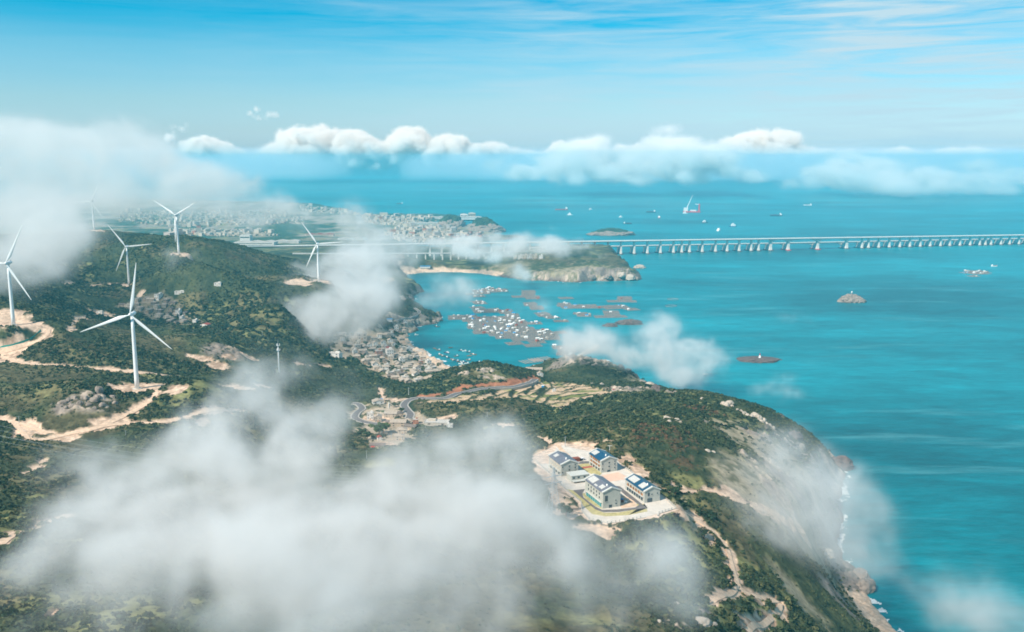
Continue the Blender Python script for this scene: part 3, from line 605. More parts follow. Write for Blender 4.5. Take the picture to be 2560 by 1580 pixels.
sheet('lawn', zc([(740,860),(700,870),(740,940),(900,1060),(1010,1105),(1010,1080),(760,900)]), Z0 + .16, M['lawn'])
sheet('lawn', zc([(460,800),(560,820),(920,1120),(1030,1160),(1260,1155),(1500,1110),(1690,1090),(1400,1020),(1640,1025),(1850,1010),(1800,1130),(1400,1210),(1060,1230),(830,1190),(700,1060),(690,1000)][:9] + [(1690,1140),(1400,1195),(1060,1215),(850,1180),(720,1060),(690,1000)]), Z0 + .13, M['lawn'])
sheet('plaza', zc([(960,600),(1250,545),(1380,620),(1380,650),(1110,690),(1050,680)]), Z0 + .17, M['plaza'])
sheet('paving_strip', zc([(690,470),(870,445),(890,465),(715,492)]), Z0 + .20, M['red_paving'])
sheet('road', zc([(560,820),(740,800),(700,870),(720,930),(900,1065),(1000,1115),(1230,1110),(1500,1080),(1560,1040),(1360,900),(1190,750),(1270,760),(1420,880),(1680,1090),(1500,1110),(1260,1145),(1020,1150),(900,1110)]), Z0 + .21, M['asphalt'])
sheet('road', zc([(630,400),(700,380),(830,380),(860,410),(650,420)]), Z0 + .21, M['asphalt'])
sheet('sports_court', zc([(1790,1130),(1960,985),(2100,1095),(1870,1165)]), Z0 + .22, M['pale_concrete'])
sheet('dirt_yard', zc([(1300,1090),(1540,1060),(1480,980),(1340,900),(1290,900),(1280,1070)]), Z0 + .19, M['dirt'])
def block(FLpx, W_, L_, eh, rm, label, win, strip, skyl, stories=3, balcony=False, teal=False):
    c0 = at_z(*FLpx, Z0); t = thing('apartment_block', label, 'building', (c0[0], c0[1], Z0), LD - math.pi / 2, 'grey blocks of the hillside compound')
    gh = 2.3; mb = MB()
    mb.add([(0, 0, -1), (W_, 0, -1), (W_, L_, -1), (0, L_, -1), (0, 0, eh), (W_, 0, eh), (W_, L_, eh), (0, L_, eh), (W_ / 2, 0, eh + gh), (W_ / 2, L_, eh + gh)],
           [(0, 3, 2, 1), (0, 1, 5, 8, 4), (2, 3, 7, 9, 6), (1, 2, 6, 5), (3, 0, 4, 7), (4, 8, 9, 7), (8, 5, 6, 9)]); mb.build('wall', M['block_wall'], t)
    e = .55; th = .35; r = MB(); s = gh / (W_ / 2); ze = eh - e * s
    for a, b in ((-e, W_ / 2), (W_ / 2, W_ + e)):
        za, zb = (ze, eh + gh) if a < 1 else (eh + gh, ze)
        r.add([(a, .9, za + .02), (b, .9, zb + .02), (b, L_ - .9, zb + .02), (a, L_ - .9, za + .02), (a, .9, za + th), (b, .9, zb + th), (b, L_ - .9, zb + th), (a, L_ - .9, za + th)], [(3, 2, 1, 0), (4, 5, 6, 7), (0, 1, 5, 4), (1, 2, 6, 5), (2, 3, 7, 6), (3, 0, 4, 7)])
    rf = r.build('roof', rm, t)
    for y0, y1 in ((-.5, .9), (L_ - .9, L_ + .5)):
        g = MB()
        for a, b in ((-e, W_ / 2), (W_ / 2, W_ + e)):
            za, zb = (ze, eh + gh) if a < 1 else (eh + gh, ze)
            g.add([(a, y0, za), (b, y0, zb), (b, y1, zb), (a, y1, za), (a, y0, za + th + .25), (b, y0, zb + th + .25), (b, y1, zb + th + .25), (a, y1, za + th + .25)], [(3, 2, 1, 0), (4, 5, 6, 7), (0, 1, 5, 4), (1, 2, 6, 5), (2, 3, 7, 6), (3, 0, 4, 7)])
        g.build('parapet', M['roof_trim'], t)
    for (x0, y0, x1, y1) in skyl:                      # pale light wells on the left slope
        q = MB(); f_ = lambda x: ze + (x + e) * s + th + .06
        q.add([(x0, y0, f_(x0)), (x1, y0, f_(x1)), (x1, y1, f_(x1)), (x0, y1, f_(x0)), (x0, y0, f_(x0) + .3), (x1, y0, f_(x1) + .3), (x1, y1, f_(x1) + .3), (x0, y1, f_(x0) + .3)], [(3, 2, 1, 0), (4, 5, 6, 7), (0, 1, 5, 4), (1, 2, 6, 5), (2, 3, 7, 6), (3, 0, 4, 7)])
        q.build('roof_panel', M['skylight'], rf)
    MB().lathe([(.5, 0), (.5, 1.2), (.2, 1.7)], 10, 'z', (W_ / 2 - 1, L_ * .18, eh + gh - .6)).build('roof_tank', M['ship_white'], rf)
    for x, z, ww, hh in win:                           # windows on the gable end facing the camera
        w_ = MB().box(x, -.03, z, ww, .12, hh).build('window', M['glass'], t); MB().box(x, -.12, z - .18, ww + .3, .3, .14).build('sill', M['roof_trim'], w_)
    for y, z, ww, hh, mk in strip:                     # bays along the long side
        MB().box(-.04, y, z, .14, ww, hh).build('window' if mk != 'wood' else 'timber_panel', M[mk], t)
    if balcony:
        for z in balcony: MB().box(-.45, L_ / 2 - .5, z, .9, L_ - 3.5, .22).build('balcony_slab', M['roof_trim'], t)
    return t
def bays(L_, zs, n, ww, hh, mk, off=1.8): return [(off + (L_ - 2 * off) * (k + .5) / n, z, ww, hh, mk) for z in zs for k in range(n)]
g3 = [(1.0, 2.2, .8, .9), (1.0, 5.6, .8, .9), (5.8, 3.4, 1.0, 1.0), (5.8, 6.0, 1.0, 1.0), (10, 2.2, .8, .9), (10, 4.6, .8, .9), (10, 6.6, .8, .9), (5.6, .1, 2.4, 1.5)]
block((1503,1182.6), 11.8, 19, 8.1, M['blue_roof'], 'grey gabled block with dark blue roof and orange timber balconies, farthest uphill in the compound', g3, bays(19, (.6,), 4, 2.2, 2.0, 'glass') + bays(19, (3.2, 5.8), 4, 2.6, 1.7, 'wood') + bays(19, (3.3, 5.9), 5, .9, 1.5, 'glass', 2.4), [(.6, 11.5, 4.4, 17.2)], balcony=(2.9, 5.5))
block((1403,1191.6), 12.2, 21, 8.0, M['grey_roof'], 'grey gabled block with dull grey roof half veiled by fog', g3[:7], bays(21, (3.2, 5.6), 5, 2.4, 1.4, 'cream_wall') + bays(21, (.5,), 4, 2, 1.8, 'glass'), [(1.5, 13, 4.2, 17)], balcony=(2.8,))
block((1507,1272.6), 11.6, 25, 10.2, M['grey_roof'], 'largest grey gabled block with teal ground-floor glazing, closest to the curved road loop', [(2.2, 4.4, 1.9, 3.6), (8.6, 4.0, .7, .7), (8.8, 1.8, .8, .9), (5, .1, 2, 1.9)],
      bays(25, (.4,), 7, 2.5, 2.7, 'teal_glass') + bays(25, (5.0, 7.4), 5, 1.2, 1.3, 'glass', 3), [(.5, 15, 4.8, 23), (.8, 3.5, 3.6, 8.0), (.2, 9.5, 1.2, 13)], balcony=(3.4,))
block((1611,1257.8), 10.6, 25, 7.2, M['blue_roof'], 'grey gabled block with two big pale panels on its dark blue roof, beside the court', [(2.8, 4.0, 1.3, 2.2), (5, 4.6, .7, .8), (8.8, 4.8, .7, .8), (3.6, .1, 3.4, 2.6)],
      bays(25, (.6,), 7, 2.2, 1.9, 'glass') + bays(25, (3.7,), 6, 2.6, 1.5, 'wood') + bays(25, (3.9,), 6, 1.2, 1.6, 'glass', 2.6), [(.4, 14, 4.6, 22.5), (.4, 3.6, 4.4, 9.2)], balcony=(3.3,))
c0 = at_z(1429, 1206, Z0); t = thing('utility_building', 'low flat-roofed white building between two of the grey blocks', 'building', (c0[0], c0[1], Z0), LD - math.pi / 2)
MB().box(6.2, 4, -1, 12.4, 8, 5).build('wall', M['block_wall'], t); MB().box(6.2, 4, 4.0, 12.9, 8.5, .35).build('roof', M['roof_trim'], t); MB().box(6.2, -1.6, 1.0, 12.4, 3.0, .4).build('porch_roof', M['roof_trim'], t)
for x in (1.6, 5, 9.2): MB().box(x, -.03, 2.2, 1.4, .1, 1.1).build('window', M['glass'], t)
# perimeter fence: low wall with posts
fpx = zc([(0,400),(230,600),(440,815),(680,1012),(690,1150),(800,1272),(1080,1332),(1345,1292),(1660,1235)]); fpx2 = zc([(1840,1215),(1860,1182),(2112,1102),(1962,962)]); fpx3 = zc([(1470,580),(1300,460)])
def fence(px, label, sp=2.6):
    P = [np.array(at_z(u, v, Z0)) for u, v in px]; t = thing('boundary_fence', label, 'fence', (P[0][0], P[0][1], Z0)); w_ = MB(); o = P[0]; n = 0
    for a, b in zip(P[:-1], P[1:]):
        d = b - a; L_ = np.linalg.norm(d); an = math.atan2(d[1], d[0]); c = (a + b) / 2 - o
        w_.box(c[0], c[1], -3.5, L_, .3, 4.0, an); w_.box(c[0], c[1], 1.35, L_, .12, .12, an)
        for k in range(int(L_ / sp)):
            p = a + d * (k * sp / L_) - o; n += 1
            if n <= 60: MB().box(p[0], p[1], .45, .42, .42, 1.35, an).build('post', M['roof_trim'], t)
    w_.build('base_wall', M['pale_concrete'], t)
fence(fpx, 'white post and rail fence curving round the downhill edge of the compound'); fence(fpx2, 'white post fence round the sports court corner'); fence(fpx3, 'short white post fence behind the dark blue roofed blocks')
# retaining wall below the yard
def car(u, v, rz, body, label, z=None, name='parked_car'):
    c = at_z(u, v, Z0) if z is None else None; p = (c[0], c[1], Z0 + .22) if z is None else tuple(z)
    t = thing(name, label, 'car', p, rz)
    b = MB(); pr = [(-2.2, .35), (-2.25, .8), (-1.6, .95), (-.9, 1.45), (.9, 1.5), (1.7, 1.0), (2.2, .85), (2.2, .35)]
    n = len(pr); b.add([(x, -.85, z_) for x, z_ in pr] + [(x, .85, z_) for x, z_ in pr], [tuple(range(n)), tuple(range(2 * n - 1, n - 1, -1))] + [(k, k + n, (k + 1) % n + n, (k + 1) % n) for k in range(n)]); b.build('body', body, t)
    g = MB(); g.add([(-1.35, -.87, 1.0), (1.5, -.87, 1.0), (.85, -.87, 1.42), (-.85, -.87, 1.38)], [(0, 1, 2, 3)]); g.add([(-1.35, .87, 1.0), (1.5, .87, 1.0), (.85, .87, 1.42), (-.85, .87, 1.38)], [(3, 2, 1, 0)]); g.build('window', M['glass'], t)
    for x in (-1.35, 1.4):
        for y in (-.82, .82): MB().lathe([(.33, -.1), (.33, .1)], 12, 'y', (x, y, .33)).build('wheel', M['tyre'], t)
car(1455.5, 1150.5, .4, M['car_white'], 'white car parked on the asphalt behind the dark blue roofed block'); car(1449, 1151.5, .4, M['car_dark'], 'dark car parked next to the white car by the rusty shed')
c0 = at_z(1440, 1153, Z0); t = thing('shed', 'small rusty red shed beside the parked cars', 'shed', (c0[0], c0[1], Z0), LD - 1.57); MB().box(0, 0, -.5, 4.6, 3.4, 2.8).build('wall', M['rust'], t); MB().box(0, 0, 2.3, 5, 3.8, .25).build('roof', M['rust'], t)
c0 = at_z(1562, 1254, Z0); t = thing('material_pile', 'heap of red and white building material beside the largest block', 'pile', (c0[0], c0[1], Z0))
for k in range(5): MB().box(rng.uniform(-2, 2), rng.uniform(-2, 2), 0, 1.6, 1.2, .9 + k * .15, k).build('bundle', M[['red_paint', 'ship_white', 'sheet_blue', 'rust', 'pale_concrete'][k]], t)

# ---------------------------------------------------------------- houses
HOUSE_W = {}
def house(kind, w, l, h, wall, roof, rtype, nst=1, over=.45):
    t = thing('house', 'x', 'house'); eh = h; mb = MB(); mb.box(0, 0, -4, w, l, eh + 4); gh = w * .24
    if rtype == 'gable':
        mb.add([(-w / 2, -l / 2, eh), (w / 2, -l / 2, eh), (0, -l / 2, eh + gh)], [(0, 1, 2)]); mb.add([(-w / 2, l / 2, eh), (w / 2, l / 2, eh), (0, l / 2, eh + gh)], [(2, 1, 0)])
    mb.build('wall', M[wall], t); r = MB(); s = gh / (w / 2); e = over
    if rtype == 'gable':
        for sg in (-1, 1):
            a, b = sg * (w / 2 + e), 0; za, zb = eh - e * s + .03, eh + gh + .03
            r.add([(a, -l / 2 - e, za), (b, -l / 2 - e, zb), (b, l / 2 + e, zb), (a, l / 2 + e, za), (a, -l / 2 - e, za + .22), (b, -l / 2 - e, zb + .22), (b, l / 2 + e, zb + .22), (a, l / 2 + e, za + .22)], [(0, 1, 2, 3), (7, 6, 5, 4), (0, 4, 5, 1), (1, 5, 6, 2), (2, 6, 7, 3), (3, 7, 4, 0)])
    elif rtype == 'hip':
        a, b = w / 2 + e, l / 2 + e; q = max(l / 2 - w / 2, .4)
        r.add([(-a, -b, eh), (a, -b, eh), (a, b, eh), (-a, b, eh), (0, -q, eh + gh), (0, q, eh + gh)], [(3, 2, 1, 0), (0, 1, 4), (1, 2, 5, 4), (2, 3, 5), (3, 0, 4, 5)])
    else:
        r.box(0, 0, eh, w + .1, l + .1, .18)
        for x, y, sx, sy in ((-w / 2, 0, .3, l + .3), (w / 2, 0, .3, l + .3), (0, -l / 2, w - .31, .3), (0, l / 2, w - .31, .3)): r.box(x, y, eh + .18, sx, sy, .6)
    ro = r.build('roof', M[roof], t)
    if rtype == 'flat': MB().box(w * .2, l * .2, eh + .2, w * .35, l * .3, 2.2).build('stair_hut', M[wall], ro)
    for fl in range(nst):
        z = fl * (eh / nst) + eh / nst * .38; hh = min(1.4, eh / nst * .42)
        for x in ([-.28, .28] if nst < 3 else [-.33, 0, .33]): MB().box(x * w, -l / 2, z, 1.1, .14, hh).build('window', M['dark_opening'], t)
        for y in (-.28, .28): MB().box(-w / 2, y * l, z, .14, 1.1, hh).build('window', M['dark_opening'], t)
    MB().box(0, -l / 2, 0, 1.1, .18, 2.0).build('door', M['wood'], t)
    HOUSE_W[t.name] = (w, l); return t
PT = {k: house(k, *a) for k, a in {
 'brown-roofed grey stone house': (8, 11, 4.6, 'stone_wall', 'tile_roof', 'gable', 2), 'dark-roofed grey stone house': (7, 10, 4.2, 'stone_wall', 'tile_roof_dark', 'gable', 1), 'small hip-roofed dark stone house': (7.5, 9, 4, 'stone_wall_dark', 'tile_roof', 'hip', 1),
 'flat-roofed white house': (8, 9, 7, 'white_wall', 'flat_roof', 'flat', 2), 'brown-roofed white house': (8, 10, 6, 'white_wall', 'tile_roof', 'gable', 2), 'flat-roofed cream house': (8, 11, 6.4, 'cream_wall', 'flat_roof', 'flat', 2),
 'tall flat-roofed white house': (9, 11, 11, 'white_wall', 'flat_roof', 'flat', 3), 'flat-roofed red brick house': (8, 11, 7, 'brick_wall', 'flat_roof', 'flat', 2), 'hip-roofed pale stone house': (9, 12, 5, 'cream_wall', 'tile_roof', 'hip', 2), 'red-roofed house': (8, 11, 6, 'white_wall', 'red_roof', 'gable', 2)}.items()}
PK = list(PT)
taken = []
def free(x, y, r):
    return all((x - a) ** 2 + (y - b) ** 2 > ((r + c) * .5) ** 2 for a, b, c in taken)
def put_house(kind, u, v, rz, label, scale=1.0, group=None, p=None):
    p = p or hit(u, v)
    if p is None: return
    s = (scale,) * 3 if not isinstance(scale, tuple) else scale
    taken.append((p.x, p.y, 12 * s[0])); return place(PT[kind], (p.x, p.y, p.z + .1), rz, label, group, s)
def inpoly(u, v, P): return bool(inside(np.array([u]), np.array([v]), P)[0])
def village(poly, n, mind, weights, where, group, nrow, rzf, smin=.75, smax=1.1):
    us = [p[0] for p in poly]; vs = [p[1] for p in poly]; got = []
    for _ in range(n * 60):
        if len(got) >= n: break
        u, v = rng.uniform(min(us), max(us)), rng.uniform(min(vs), max(vs))
        if not inpoly(u, v, poly): continue
        p = hit(u, v)
        if p is None or p.z < 1.2 or not free(p.x, p.y, mind): continue
        taken.append((p.x, p.y, mind)); got.append((u, v, p))
    rl = rowlabels([(g[0], g[1]) for g in got], nrow)
    for i, (u, v, p) in enumerate(got):
        k = PK[rng.choice(len(PK), p=np.array(weights) / sum(weights))]; s = rng.uniform(smin, smax); r, c = rl[i]
        place(PT[k], (p.x, p.y, p.z + .1), rzf(u, v) + rng.choice([0, math.pi / 2]) + rng.normal(0, .12), f'{k}, {ordn(c)} in {ordn(r)} row of {where}', group, (s, s * rng.uniform(.85, 1.15), s * rng.uniform(.85, 1.1)))
# special buildings first
put_house('tall flat-roofed white house', 974, 892, .35, 'four-storey white house with many windows in the middle of the harbour village', (1.2, 1.1, 1.1))
put_house('flat-roofed cream house', 905, 848, .2, 'large cream school-like building at the upper edge of the harbour village', (2.0, 1.1, 1.6))
put_house('flat-roofed cream house', 853, 838, .2, 'long low cream building beside the school-like building', (2.2, .7, .6))
put_house('flat-roofed white house', 838, 893, -.35, 'long white building at the village edge above the dark trees', (2.4, 1.1, .95))
put_house('flat-roofed red brick house', 947, 888, .35, 'red brick house attached beside the four-storey white house', (1.3, 1, 1.1))
put_house('flat-roofed cream house', 897, 868, .15, 'tall narrow cream house with a reddish top', (.8, .7, 1.5))
for a in [(958,862,1.0),(975,858,1.0),(985,866,.9),(925,868,.9),(938,864,.95)]: put_house('brown-roofed white house', a[0], a[1], .3, f'bright white tiled-roof house {["nearest the shore", "behind the white pair", "in the upper white group", "beside the reddish-topped house", "second from the reddish-topped house"][int(a[0]) % 5]} at {ordn(int(a[0]) % 7)} spot of the white row', a[2])
village([(850,852),(905,862),(945,845),(985,822),(1000,832),(1004,850),(1008,868),(1035,886),(1080,908),(1105,925),(1075,944),(1050,958),(1012,962),(975,945),(940,925),(900,905),(870,885)], 105, 12.2, [26, 16, 12, 9, 13, 14, 2, 3, 20, 2], 'the harbour village', 'houses of the harbour village', 8, lambda u, v: .35)
village([(985,808),(1040,800),(1048,806),(1020,815),(1012,835),(985,828)], 10, 12, [20, 10, 10, 6, 0, 20, 0, 0, 10, 0], 'the wooded point cluster', 'houses by the wooded point', 2, lambda u, v: .2)
village([(350,752),(400,742),(440,765),(470,790),(460,812),(420,806),(370,785),(300,768)], 34, 12, [26, 24, 20, 12, 2, 4, 1, 3, 8, 0], 'the hillside hamlet', 'houses of the hillside hamlet', 4, lambda u, v: -.2)
put_house('flat-roofed white house', 447, 790, -.2, 'tall white house standing out in the hillside hamlet', (.9, .9, 1.3)); put_house('red-roofed house', 514, 818, -.3, 'white house with red roof at the far end of the hillside hamlet', (1.5, .9, .8)); put_house('flat-roofed white house', 489, 808, -.3, 'small white house above the red-roofed one', .8)
put_house('flat-roofed white house', 545, 713, 0, 'lone white building high on the wooded slope', (1.4, .8, .6)); put_house('flat-roofed white house', 450, 733, 0, 'flat white building on the slope above the hamlet', (2, .8, .5)); put_house('flat-roofed white house', 250, 784, 0, 'small pale building beside the dirt clearing', (1.2, .7, .5))
# the small village by the bend
for k, u, v, rz, s, lab in [('flat-roofed white house', 926, 1047, .1, (.85, .8, .85), 'narrow two-storey white house inside the road loop'), ('brown-roofed grey stone house', 946, 1053, .05, (.85, .7, 1.1), 'small gabled grey house next to the narrow white house'),
    ('brown-roofed grey stone house', 978, 1041, 1.45, (1.2, 1.2, .9), 'broad stone house with brown tiled roof above the village lane'), ('dark-roofed grey stone house', 1000, 1042, .1, (.9, .8, .9), 'small stone house tucked beside the road bend'),
    ('brown-roofed grey stone house', 997, 1064, 1.5, (1.3, 1.4, 1.0), 'largest stone house at the lower end of the road'), ('dark-roofed grey stone house', 975, 1062, 1.5, (.7, .8, .8), 'little stone annex before the largest stone house'), ('hip-roofed pale stone house', 1021, 1059, .1, (.7, .6, .8), 'small house with hipped roof where the road meets the village'),
    ('flat-roofed red brick house', 1039, 1058, .1, (.7, .5, .6), 'low brick house behind the hipped-roof house'), ('dark-roofed grey stone house', 1028, 1072, 1.2, (1.2, 1.2, .8), 'long dark-roofed house beside the concrete terrace'), ('hip-roofed pale stone house', 1006, 1082, .1, (1, .8, .8), 'pale house with hipped roof below the terrace'),
    ('hip-roofed pale stone house', 1000, 1097, .1, (.95, .75, .7), 'lowest pale house beside the big round tree'), ('brown-roofed white house', 945, 1012, .3, (1.5, 1.0, .8), 'white house in the walled garden'), ('dark-roofed grey stone house', 944, 1120, 1.5, (1.0, 1.3, .8), 'long stone house with a red awning, at the lower edge of the small village'), ('red-roofed house', 949, 1100, .3, (.5, .5, .5), 'tiny orange-roofed hut under the round tree'),
    ('flat-roofed cream house', 1092, 1066, 1.5, (1.5, 2.2, .8), 'wide flat-roofed building half lost in fog beyond the village'), ('flat-roofed white house', 1124, 1071, 1.5, (.7, .7, .6), 'little white building at the end of the foggy flat-roofed one')]: put_house(k, u, v, rz, lab, s)
p = hit(944, 1118); t = thing('awning', 'bright red awning in front of the long stone house', 'awning', (p.x - 3, p.y - 8, p.z + 1)); MB().box(0, 0, 2, 3.4, 2.4, .12).build('canopy', M['red_paint'], t); MB().box(-1.4, 0, 0, .12, .12, 2).build('post', M['steel'], t); MB().box(1.4, 0, 0, .12, .12, 2).build('post', M['steel'], t)
p = hit(947, 1003); t = thing('shed', 'open shed with a bright blue sheet roof behind the walled garden', 'shed', (p.x, p.y, p.z)); MB().box(0, 0, 0, 8, 4.6, 2.6).build('wall', M['white_wall'], t); MB().box(0, 0, 2.6, 9, 5.6, .2).build('roof', M['sheet_blue'], t)
# garden wall, terrace slab
p1, p2, p3, p4 = [hit(*q) for q in ((922,1010),(935,1004),(972,1010),(972,1022))]
mb = MB()
for a, b in ((p1, p2), (p2, p3), (p3, p4)):
    d = b - a; mb.box((a.x + b.x) / 2, (a.y + b.y) / 2, min(a.z, b.z) - 3, math.hypot(d.x, d.y), .5, 5.5, math.atan2(d.y, d.x))
props(mb.build('garden_wall', M['white_wall']), 'white wall enclosing the small garden beside the village lane', 'wall')
p = hit(1050, 1070); t = thing('concrete_terrace', 'bare concrete terrace beside the lowest part of the road', 'terrace', (p.x, p.y, p.z), .1); MB().box(0, 0, -4, 11, 14, 5.5).build('slab', M['pale_concrete'], t); MB().box(5.3, 0, 1.5, .25, 14, 1).build('railing', M['roof_trim'], t)
# field huts and shore buildings
for k, u, v, rz, s, lab in [('flat-roofed white house', 1385, 979, .2, (.5, .35, .4), 'tiny grey hut in the middle of the terraced fields'), ('brown-roofed white house', 1505, 965, .2, (.5, .5, .5), 'tiny white hut at the top edge of the terraced fields'), ('red-roofed house', 1535, 979, .2, (.4, .35, .4), 'tiny red-roofed hut at the right-hand end of the fields'),
    ('brown-roofed grey stone house', 1335, 929, 1.5, (1.6, 2.2, 1.0), 'long stone hall by the small landing below the headland'), ('brown-roofed white house', 1350, 941, .2, (.9, .7, .8), 'small white building in front of the long stone hall')]: put_house(k, u, v, rz, lab, s)
p = hit(1357, 968); t = thing('shed', 'small blue hut beside the terraced fields', 'shed', (p.x, p.y, p.z)); MB().box(0, 0, -1, 3.4, 3, 3.4).build('wall', M['sheet_blue'], t); MB().box(0, 0, 2.4, 4, 3.6, .2).build('roof', M['ship_white'], t)
# row of buildings on the far headland
for i, (u, s, k) in enumerate([(1288, 1.2, 5), (1300, 1.4, 3), (1312, 1.6, 5), (1324, 1.5, 3), (1337, 1.6, 5), (1352, 1.3, 3), (1180, 1.3, 5), (1196, 1.1, 3), (1215, 1.0, 5)]): put_house(PK[k], u, 648, 0, f'pale block on the far headland crest, {ordn(i)} of the row', (s * 1.2, s, s * 1.2), 'blocks on the far headland')
p = hit(1063, 669); t = thing('shed', 'long shed with a bright blue roof at the end of the far beach', 'shed', (p.x, p.y, p.z + .5), .1); MB().box(0, 0, -2, 30, 12, 6).build('wall', M['white_wall'], t); MB().box(0, 0, 4, 32, 14, .6).build('roof', M['sheet_blue'], t)
p = hit(970, 802); t = thing('shed', 'shed with a pale blue roof on the wooded point', 'shed', (p.x, p.y, p.z + .5), .1); MB().box(0, 0, -2, 16, 8, 5).build('wall', M['white_wall'], t); MB().box(0, 0, 3, 17, 9, .5).build('roof', M['sheet_blue'], t)
# warehouses on the plain and the port silos
def warehouse(u, v, w, d, h, label, m='white_wall', r='flat_roof', cat='warehouse'):
    p = hit(u, v); t = thing('warehouse', label, cat, (p.x, p.y, p.z)); MB().box(0, 0, -3, w, d, h + 3).build('wall', M[m], t)
    rr = MB(); n = max(1, int(w // 40))
    for k in range(n): x0 = -w / 2 + k * w / n; x1 = x0 + w / n; rr.add([(x0, -d / 2, h), ((x0 + x1) / 2, -d / 2, h + 4), (x1, -d / 2, h), (x0, d / 2, h), ((x0 + x1) / 2, d / 2, h + 4), (x1, d / 2, h)], [(0, 2, 1), (3, 4, 5), (0, 1, 4, 3), (1, 2, 5, 4)])
    rr.build('roof', M[r], t); MB().box(0, -d / 2, h * .55, w * .92, .5, h * .18).build('window_band', M['glass'], t)
warehouse(640, 612, 150, 60, 12, 'long white factory hall on the plain behind the ridge'); warehouse(616, 602, 40, 40, 24, 'tall pale factory tower block rising behind the long hall', cat='building'); warehouse(720, 608, 90, 40, 10, 'second white factory hall further along the plain'); warehouse(800, 590, 120, 30, 8, 'low pink-roofed hall half behind the turbine blades', 'cream_wall', 'red_roof')
warehouse(880, 600, 110, 30, 8, 'low pale hall near the cloud trail'); warehouse(1130, 547, 330, 50, 10, 'very long white storage hall on the port spit', cat='warehouse'); warehouse(1160, 546, 40, 30, 24, 'white silo block at the port spit', cat='silo'); warehouse(1180, 545, 40, 30, 28, 'reddish silo block at the tip of the port spit', 'cream_wall', cat='silo'); warehouse(1055, 561, 230, 40, 9, 'pale harbour shed on the inner quay of the far town')
for px, w in (([(1180,549),(1200,549.5),(1224,549)], 16), ([(1180,600),(1240,596),(1305,592)], 12)): 
    ln = smooth_line([tuple(at_z(*q)) for q in px], 20); mb = MB()
    for a, b in zip(ln[:-1], ln[1:]): mb.box((a[0] + b[0]) / 2, (a[1] + b[1]) / 2, -2, math.hypot(b[0] - a[0], b[1] - a[1]) + 1, w, 5, math.atan2(b[1] - a[1], b[0] - a[0]))
    props(mb.build('pier', M['pale_concrete']), 'thin pier reaching from the ' + ('port spit into the open sea' if w > 12 else 'far town shore toward the islet'), 'pier')
# far town: the larger houses one by one, the rest as one mass
town_polys = [([(905,541),(985,540),(1060,541),(1085,548),(1050,556),(1010,566),(960,562),(915,556)], 'the port quarter', 5), ([(1030,566),(1150,572),(1140,584),(1200,590),(1230,594),(1100,606),(1000,604),(960,585)], 'the quarter behind the bridge', 4.5), ([(420,575),(640,578),(700,590),(560,592),(430,590)], 'the town behind the ridge', 2.2), ([(300,528),(700,530),(760,545),(760,560),(430,570),(300,556)], 'the hazy plain', 1), ([(745,512),(900,530),(900,540),(760,530)], 'the quarter beyond the cloud', 2)]
mass = {k: ([], []) for k in ('white_wall', 'cream_wall', 'tile_roof', 'brick_wall')}
tw_w = [mat('far_' + k, c, .8, noise=.1, nscale=.02) for k, c in (('cream', (.62, .55, .50)),)]
tp = []
for P_, where, dens in town_polys:
    us = [p[0] for p in P_]; vs = [p[1] for p in P_]; area = (max(us) - min(us)) * (max(vs) - min(vs)); k = 0
    for _ in range(int(area * dens / 26)):
        u, v = rng.uniform(min(us), max(us)), rng.uniform(min(vs), max(vs))
        if not inpoly(u, v, P_): continue
        p = hit(u, v)
        if p is None or p.z < 1.5: continue
        tp.append((p, rng.uniform(10, 20), rng.uniform(8, 15), rng.choice([7, 9, 12, 15, 22], p=[.3, .3, .2, .15, .05]), rng.uniform(0, 3), where, u, v))
tp.sort(key=lambda q: -(q[1] * q[3]) / q[0].y)
town_kind = {}
MM('far_wall', (.44, .39, .36), .9, noise=.15, nscale=.05)
for w in ('white_wall', 'cream_wall', 'brick_wall'):
    t = thing('town_building', 'x', 'building'); MB().box(0, 0, -3, 1, 1, 3.97).build('wall', M['far_wall' if w == 'white_wall' else w], t); MB().box(0, 0, .97, 1.03, 1.03, .04).build('roof', M['flat_roof' if w != 'brick_wall' else 'red_roof'], t); town_kind[w] = t
bigt = tp[:170]; rl = rowlabels([(q[6], q[7]) for q in bigt], 10)
for i, (p, w, d, h_, rz, where, u, v) in enumerate(bigt):
    k = rng.choice(['white_wall', 'cream_wall', 'brick_wall'], p=[.3, .55, .15]); r, c = rl[i]
    place(town_kind[k], (p.x, p.y, p.z), rz, f'far {"pale" if k[0] == "w" else k.split("_")[0]} building in {where}, {ordn(c)} of the {ordn(r)} row back', 'taller buildings of the far towns', (w * 1.3, d * 1.3, h_))
for k in town_kind.values():
    if k.name not in used_p:
        for c, _ in kids(k): bpy.data.objects.remove(c)
        bpy.data.objects.remove(k)
mb = {k: MB() for k in ('white_wall', 'cream_wall', 'tile_roof')}
for p, w, d, h_, rz, where, u, v in tp[170:]: mb[rng.choice(list(mb), p=[.45, .3, .25])].box(p.x, p.y, p.z - 2, w, d, h_ * .8 + 2, rz)
V_, F_, me_m = [], [], []
allm = MB(); mi = []
for i, (k, b) in enumerate(mb.items()): allm.add(b.v, b.f); mi += [i] * len(b.f)
o = allm.build('far_town', M['cream_wall']); o.data.materials.append(M['stone_wall']); o.data.materials.append(M['tile_roof']); o.data.polygons.foreach_set('material_index', mi); props(o, 'dense mass of small far town houses', kind='stuff')

